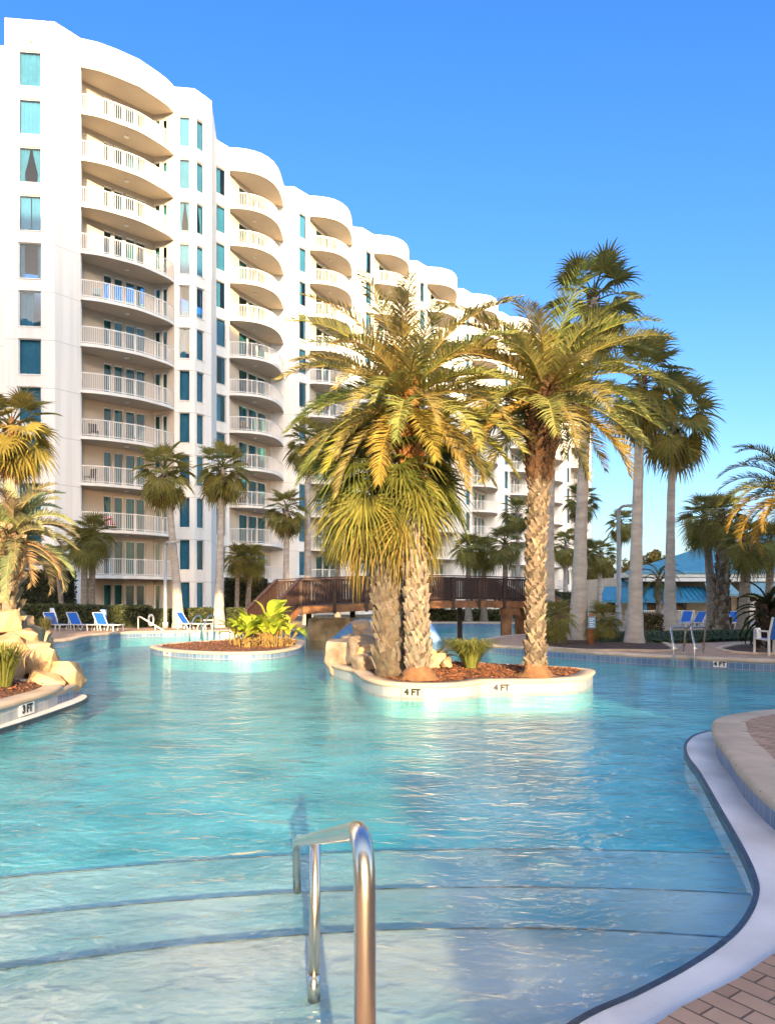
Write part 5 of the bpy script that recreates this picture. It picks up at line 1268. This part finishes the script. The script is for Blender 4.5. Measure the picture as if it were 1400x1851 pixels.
me = bpy.data.meshes.new('mosaic_face'); off = wloc(sl_)
Vv = [q0, q1, q2, q3, q3 + Vector((0, .9, 0)), q2 + Vector((0, .9, 0)), q0 + Vector((.5, 1.8, 0)), q1 + Vector((0, 1.8, 0))]
me.from_pydata([tuple(v - off) for v in Vv], [], [(0, 1, 2, 3), (3, 2, 5, 4), (0, 3, 4, 6), (1, 7, 5, 2)]); uv = me.uv_layers.new(name='UVMap')
for lp in me.loops: v = Vv[lp.vertex_index]; uv.data[lp.index].uv = (v.x + v.y * .3, v.z + v.y * .5)
me.materials.append(M['mosaic']); link('mosaic_face', me, sl_)
sl2 = empty('slide_wall', (2.7, 30, 0), 'narrow pale blue slide edge behind the pale date palm trunk', 'wall')
mb = MB(); mb.tube([at(766, 1118, 30), at(772, 1128, 29.6), at(782, 1146, 29), at(790, 1160, 28.7)], [.16, .17, .18, .18], 8); part(mb, 'slide_edge', M['lightblue'], sl2, smooth=True)

# ------------------------------------------------------------------ rails
def rail_obj(name, label, cat, pieces, m='steel', base=None):
    root = empty(name, base, label, cat)
    for nm, pts, r in pieces:
        mb = MB(); mb.tube(pts, r, 16); part(mb, nm, M[m], root, smooth=True)
    return root
# foreground hand rail running down the pool steps
zN, zF_ = 1.19, .22
A0 = Vector((-.050, 1.66, .02)); A1 = Vector((-.052, 1.70, zN - .09)); pk = lambda px, y_, z: Vector(((px - 700) / F * y_, y_, z))
slope = lambda y_: 1.172 - (y_ - 1.69) * .338
B1 = pk(570, 3.30, slope(3.30)); B2 = pk(535, 4.50, slope(4.50)); B3 = pk(533, 4.62, -.13); B3 = Vector((B2.x - .01, 4.66, -.22))
main = round_path([A0, Vector((-.052, 1.69, 1.172)), B2, B3], .16, 9)
pp = B1 + Vector((0, 0, -.01)); foot = pk(567, 3.31, -.105)
rail_obj('hand_rail', 'polished steel hand rail descending the pool steps in the foreground', 'handrail',
         [('rail_tube', main, .0250), ('support_post', [foot, pp], .0245), ('post_sleeve', [foot + Vector((0, 0, -.004)), foot + Vector((0, 0, .125))], .0285),
          ('end_flange', [A0 + Vector((0, 0, .022)), A0 + Vector((0, 0, .036))], .06)], 'steel', A0)
# ladder on the low island's far side and the pair on the right-hand deck
def grab(px0, Z0, px1, Z1, zt, zb0, zb1, r=.024):
    a = Vector(((px0 - 700) / F * Z0, Z0, zb0)); b = Vector(((px1 - 700) / F * Z1, Z1, zb1)); m = (a + b) / 2
    return round_path([a, Vector((a.x, a.y, zt * .55)), Vector((a.x * .45 + b.x * .55, a.y * .45 + b.y * .55, zt)), Vector((b.x, b.y, zt - .02)), b], .18, 6)
rail_obj('pool_ladder', 'curved steel ladder rails behind the low island', 'pool ladder',
         [('grab_rail', grab(343, 30.5, 364, 31.3, 1.0, -.4, .0), .03), ('grab_rail', grab(367, 30.3, 387, 31.1, 1.02, -.4, .0), .03)], 'steel', Vector((-7.9, 30.8, 0)))
Zp = 18.4
def side_rail(px0, px1):
    x0 = (px0 - 700) / F * 18.15; x1 = (px1 - 700) / F * 19.6
    return [Vector((x0, 18.15, -.7)), Vector((x0, 18.15, .55)), Vector((x0 + .16, 18.75, .97)), Vector((x1, 19.4, .95)), Vector((x1, 19.55, DECK_Z))]
R1, R2_ = round_path(side_rail(1216, 1233), .10), round_path(side_rail(1254, 1268), .10)
def brace(P): a = P[0].lerp(P[1], .0); return [Vector((P[0].x, P[0].y, .45)), Vector((P[-1].x, P[-1].y, .47))]
rail_obj('pool_ladder', 'pair of angular steel ladder rails on the right-hand pool edge', 'pool ladder',
         [('grab_rail', R1, .026), ('grab_rail', R2_, .026), ('brace', brace(R1), .018), ('brace', brace(R2_), .018),
          ('base_flange', [R1[-1], R1[-1] + Vector((0, 0, .02))], .07), ('base_flange', [R2_[-1], R2_[-1] + Vector((0, 0, .02))], .07)], 'steel', Vector((7.3, 18.6, DECK_Z)))
Zh = 35.4
rail_obj('hand_rail', 'sloping white hand rail on the far deck right of the loungers', 'handrail',
         [('rail_tube', round_path([at(250, 1140, Zh), at(250, 1115, Zh), at(254, 1115, Zh - .1), at(300, 1142, Zh - 1.6)], .1), .035), ('support_post', [at(281, 1130, Zh - 1.0), at(281, 1141, Zh - 1.0)], .03)], 'alu', at(250, 1140, Zh))
# life ring on its post, lamp poles
lp_ = empty('life_ring', at(270, 1139, 37.2), 'white life ring on an orange-topped post by the hedge', 'life ring')
mb = MB(); mb.tube([at(270, 1139, 37.2), at(270, 1110, 37.2)], .06, 8); part(mb, 'post', M['beam'], lp_)
mb = MB(); c = at(273, 1121, 37.1); mb.tube([c + Vector((.0 + .12 * math.cos(a), .02, .26 * math.sin(a))) for a in [i * 2 * math.pi / 20 for i in range(21)]], .055, 8, caps=False); part(mb, 'ring', M['white'], lp_, smooth=True)
def lamp_pole(label, px, Z, ytop, ybase_z, r, m='grey'):
    p = Vector(((px - 700) / F * Z, Z, ybase_z)); t = at(px, ytop, Z); root = empty('lamp_pole', p, label, 'lamp pole')
    mb = MB(); mb.tube([p, p + Vector((0, 0, .3)), p + Vector((0, 0, .32)), t], [r * 1.7, r * 1.7, r, r * .85], 10); part(mb, 'pole', M[m], root, smooth=True)
    mb = MB(); mb.tube([t, t + Vector((.1, -.1, .12)), t + Vector((.35, -.2, .14))], [r * .7, r * .7, r * .6], 8); mb.box(t + Vector((.5, -.25, .12)), (.42, .2, .09), -.4); part(mb, 'lamp_head', M[m], root)
lamp_pole('plain grey lamp pole standing by the curved fan palm', 299, 36.2, 985, DECK_Z, .085)
lamp_pole('slim grey lamp pole behind the bed with the blue sign', 1117, 25.8, 922, DECK_Z, .075)
# blue sign on a timber post
sp_ = empty('sign_post', Vector(((1068 - 700) / F * 22.6, 22.6, DECK_Z)), 'orange timber post carrying a small blue notice', 'sign')
b0 = wloc(sp_); mb = MB(); mb.tube([b0 + Vector((-.03, 0, 0)), b0 + Vector((0, 0, .9)), b0 + Vector((0, 0, 1.0))], [.105, .095, .05], 12); part(mb, 'post', M['beam'], sp_, smooth=True)
mb = MB(); mb.box(b0 + Vector((-.02, -.115, .72)), (.22, .025, .34)); nt = part(mb, 'notice', M['signblue'], sp_)
mb = MB()
for k in range(5): mb.box(b0 + Vector((-.02 - .02 * (k % 2), -.131, .83 - .055 * k)), (.15 - .04 * (k % 2), .004, .018))
o = part(mb, 'text_lines', M['frame'], nt, local=True); o.data.transform(Matrix.Translation(-b0)); 

# ------------------------------------------------------------------ sun loungers
def make_lounger(white=False):
    root = bpy.data.objects.new('sun_lounger', None); C.objects.link(root); m = 'white' if white else 'alu'
    f = MB()
    for sy in (-.31, .31):
        f.bar((-.55, sy, .33), (1.05, sy, .33), .05, .05); f.bar((-.55, sy, .33), (-1.02, sy, .98), .045, .05)
    f.bar((1.05, -.31, .33), (1.05, .31, .33), .05, .05); f.bar((-1.02, -.31, .98), (-1.02, .31, .98), .05, .05); f.bar((-.55, -.3, .33), (-.55, .3, .33), .04, .04)
    f.bar((-.85, -.28, .04), (-.83, -.28, .70), .035, .035); f.bar((-.85, .28, .04), (-.83, .28, .70), .035, .035)
    part(f, 'frame', M[m], root, local=True)
    for sx, dx in ((-.75, -.1), (-.3, .12), (.55, -.1), (.98, .06)):
        for sy in (-.31, .31):
            l_ = MB(); l_.bar((sx, sy, .33), (sx + dx, sy, 0), .045, .05); part(l_, 'leg', M[m], root, local=True)
    s_ = MB(); s_.box((.25, 0, .345), (1.6, .58, .018)); part(s_, 'seat_sling', M['blue'], root, local=True)
    b = MB(); b.bar((-.56, 0, .355), (-1.015, 0, .975), .58, .02); part(b, 'back_sling', M['blue'], root, local=True)
    return root
L0 = make_lounger(); L0w = make_lounger(True)
_used = set()
def put(proto, px, Z, rz, label, z=DECK_Z):
    o = copy_tree(proto) if proto.name in _used else proto; _used.add(proto.name)
    o.location = ((px - 700) / F * Z, Z, z); o.rotation_euler = (0, 0, rz); o.scale = (.82,) * 3; return tag(o, label, 'sun lounger', 'blue sun loungers around the pool')
a_ = put(L0, 103, 33.9, -.72, 'blue lounger with a white towel over its back, leftmost of the three')
mb = MB(); mb.bar((-.60, .24, .42), (-1.03, .24, 1.0), .18, .03); mb.bar((-1.03, .24, 1.0), (-1.06, .24, .62), .18, .02); tw = part(mb, 'towel', M['white'], None); tw.matrix_world = Matrix.Translation(a_.location) @ Matrix.Rotation(-.72, 4, 'Z'); tag(tw, 'white towel hanging over the leftmost blue lounger', 'towel')
put(L0, 148, 33.8, -.62, 'blue lounger with grey frame, middle of the three')
put(L0w, 195, 33.6, -.66, 'blue lounger with white frame, rightmost of the three')
put(L0w, 350, 34.9, -.35, 'blue lounger with white frame near the curved ladder rails')
mb = MB(); p = at(184, 1108, 34.6); mb.box(p + Vector((0, .3, -.2)), (.2, .16, .6)); mb.box(p + Vector((0, .22, .12)), (.24, .2, .06)); o = part(mb, 'pool_chemistry_box', M['lightblue'], None, at_=p); o.name = 'towel_box'; tag(o, 'small pale blue box standing behind the white framed lounger', 'box')
for px, Z, rz, lb in ((1232, 37.5, -2.3, 'blue lounger just right of the bearded fan palm trunk'), (1250, 36.5, -2.6, 'blue lounger with raised back before the restaurant, second from the left'), (1276, 37.0, -2.5, 'blue lounger with stretched seat left of the slim grey palm trunk'),
                      (1296, 38.0, -2.2, 'blue lounger half hidden between slim and patterned palm trunks'), (1330, 37.0, -1.9, 'blue lounger beside the rust brown palm trunk'), (1366, 36.5, -2.4, 'blue lounger behind the dark sago cycad')):
    put(L0, px, Z, rz, lb)
# chair at the right edge
ch = empty('pool_chair', Vector((9.85, 19.0, DECK_Z)), 'blue sling chair with pale frame cut by the right edge, towel on its arm', 'chair', None, R(100))
mb = MB()
for sy in (-.28, .28):
    mb.bar((-.26, sy, .62), (.26, sy, .62), .05, .04); mb.bar((-.25, sy, .40), (.3, sy, .42), .04, .04); mb.bar((-.24, sy, .40), (-.42, sy, .98), .04, .04)
part(mb, 'frame', M['alu'], ch, local=True)
for sx in (-.28, .28):
    for sy in (-.28, .28):
        mb = MB(); mb.bar((sx, sy, 0), (sx * .94, sy, .63), .045, .045); part(mb, 'leg', M['alu'], ch, local=True)
mb = MB(); mb.box((.02, 0, .42), (.54, .52, .03)); part(mb, 'seat', M['blue'], ch, local=True)
mb = MB(); mb.bar((-.25, 0, .43), (-.42, 0, .97), .52, .025); part(mb, 'backrest', M['blue'], ch, local=True)
mb = MB(); c0 = Matrix.Rotation(R(100), 3, 'Z') @ Vector((.16, .28, 0)) + wloc(ch)
V = []
for i in range(7):
    a = math.pi * i / 6
    for j in range(5): V.append(c0 + Vector(((-.06 + .03 * j) , .09 * math.cos(a) + .01 * math.sin(j * 2), .645 + .05 * math.sin(a) - (.22 if i in (0, 6) else (.08 if i in (1, 5) else 0)))))
mb.add(V, [(i * 5 + j, i * 5 + j + 1, (i + 1) * 5 + j + 1, (i + 1) * 5 + j) for i in range(6) for j in range(4)]); o = part(mb, 'towel', M['white'], None, at_=c0); tag(o, 'white towel draped over the arm of the right edge chair', 'towel')

# ------------------------------------------------------------------ restaurant with blue metal roofs
ZR = 62.0; rest = empty('restaurant', Vector((28, ZR, -.5)), 'low cream restaurant building with blue standing-seam roofs and awnings', 'restaurant')
def rx(px, Z=ZR): return (px - 700) / F * Z
def hz(y, Z=ZR): return EYE + (HY - y) / F * Z
mb = MB(); mb.box(((rx(1130) + rx(1520)) / 2, ZR + 8, (hz(1042) - .6) / 2), (rx(1520) - rx(1130), 12, hz(1042) + .6)); part(mb, 'wall', M['plasterwall'], rest)
mb = MB(); mb.box((rx(1325), ZR - .2, hz(1040)), (rx(1520) - rx(1118), 5.0, .42)); mb.box((rx(1325), ZR - .35, hz(1049)), (rx(1520) - rx(1140), 4.6, .3)); part(mb, 'cornice', M['frame'], rest)
def roof_seams(mb, c, n=40, r=.035):
    a, b, c_, d = [Vector(v) for v in c]      # eave left, eave right, ridge right, ridge left
    mb.quad(a, b, c_, d)
    for i in range(n + 1):
        t = i / n; p = a.lerp(b, t); q = d.lerp(c_, t); up = (b - a).cross(d - a).normalized() * .04
        mb.bar(p + up, q + up, .05, .06)
mb = MB(); e0 = (rx(1112), ZR - 2.7, hz(1036)); e1 = (rx(1560), ZR - 2.7, hz(1036)); r1 = (rx(1560, ZR + 9), ZR + 9, hz(966, ZR + 9)); r0 = (rx(1345, ZR + 9), ZR + 9, hz(966, ZR + 9))
roof_seams(mb, (e0, e1, r1, r0), 46); mb.add([e0, r0, (rx(1112, ZR + 18) + 2, ZR + 20, e0[2])], [(0, 1, 2)]); mb.bar(Vector(e0) + Vector((0, -.05, -.06)), Vector(e1) + Vector((0, -.05, -.06)), .12, .14); part(mb, 'roof', M['roof'], rest)
mb = MB(); a = (rx(1058), ZR - 4.2, hz(1085)); b = (rx(1252), ZR - 4.2, hz(1085)); c = (rx(1252), ZR - 1.6, hz(1061)); d = (rx(1083), ZR - 1.6, hz(1061)); roof_seams(mb, (a, b, c, d), 22)
mb.bar(Vector(a) + Vector((0, -.04, -.09)), Vector(b) + Vector((0, -.04, -.09)), .1, .2); mb.quad(d, c, (c[0], ZR + 2, c[2]), (d[0], ZR + 2, d[2])); part(mb, 'canopy_roof', M['canopy'], rest)
mb = MB(); roof_seams(mb, ((rx(1118), ZR - 1, hz(1060)), (rx(1145), ZR - 1, hz(1060)), (rx(1145), ZR + 2, hz(1044)), (rx(1128), ZR + 2, hz(1044))), 5); part(mb, 'porch_roof', M['roof'], rest)
for x0, x1 in ((1240, 1292), (1312, 1384), (1390, 1470)):
    mb = MB(); mb.add([(rx(x0), ZR - 4.4, hz(1074)), (rx(x1), ZR - 4.4, hz(1074)), (rx(x1), ZR - 2.4, hz(1053)), (rx(x0 + 9), ZR - 2.4, hz(1053)), (rx(x0), ZR - 4.4, hz(1078)), (rx(x1), ZR - 4.4, hz(1078))], [(0, 1, 2, 3), (0, 4, 5, 1)]); part(mb, 'awning', M['awning'], rest)
for x0, x1, y0, y1 in ((1178, 1200, 1086, 1108), (1226, 1250, 1086, 1108), (1110, 1124, 1086, 1108), (1318, 1340, 1080, 1118), (1352, 1384, 1080, 1118), (1400, 1440, 1080, 1118)):
    mb = MB(); mb.box((rx(x0) / 2 + rx(x1) / 2, ZR + 1.97, (hz(y0) + hz(y1)) / 2), (rx(x1) - rx(x0), .1, hz(y0) - hz(y1))); part(mb, 'window', M['darkglass'], rest)
for px, m in ((1062, 'canopy'), (1135, 'canopy'), (1174, 'terracotta'), (1252, 'plasterwall'), (1316, 'plasterwall')):
    mb = MB(); mb.box((rx(px), ZR - 3.9, (hz(1085) - .55) / 2), (.26 if m != 'plasterwall' else .45, .26, hz(1085) + .55 - .12)); part(mb, 'column', M[m], rest)
mb = MB(); mb.box((rx(1278), ZR + 1.9, (hz(1062) - .5) / 2), (rx(1300) - rx(1256), .3, hz(1062) + .5)); part(mb, 'shutter', M['plasterwall'], rest)
# low white fence before it and by the tower
def fence(label, x0, x1, Z, y0, y1):
    a = at(x0, y1, Z); b = at(x1, y1, Z); h = (y1 - y0) / F * Z; root = empty('picket_fence', a, label, 'fence'); mb = MB()
    mb.bar(a + Vector((0, 0, h)), b + Vector((0, 0, h)), .05, .06); mb.bar(a + Vector((0, 0, .12)), b + Vector((0, 0, .12)), .05, .05); n = int((b - a).length / .14)
    for i in range(n + 1): p = a.lerp(b, i / n); mb.box(p + Vector((0, 0, h / 2)), (.035, .03, h))
    part(mb, 'rail_panel', M['frame'], root)
fence('low pale railing before the restaurant terrace', 1130, 1254, 56.0, 1104, 1120)
fence('short white fence by the lamp pole under the big balconies', 246, 296, 39.5, 1102, 1128)
mb = MB(); p = at(1180, 1122, 33.0); mb.box(p, (1.6, .7, .04)); root = empty('terrace_table', p - Vector((0, 0, .7)), 'white-topped table between the two grey palm trunks', 'table'); part(mb, 'tabletop', M['white'], root); mb = MB(); mb.tube([p, p - Vector((0, 0, .7))], .05, 8); part(mb, 'leg', M['grey'], root)
mb = MB(); p = at(386, 1121, 37.2); root = empty('terrace_table', p - Vector((0, 0, .4)), 'low white table beside the straight grey fan palm trunk', 'table'); mb.box(p, (.9, .5, .04)); part(mb, 'tabletop', M['white'], root); mb = MB(); mb.tube([p, p - Vector((0, 0, .4))], .05, 8); part(mb, 'leg', M['white'], root)
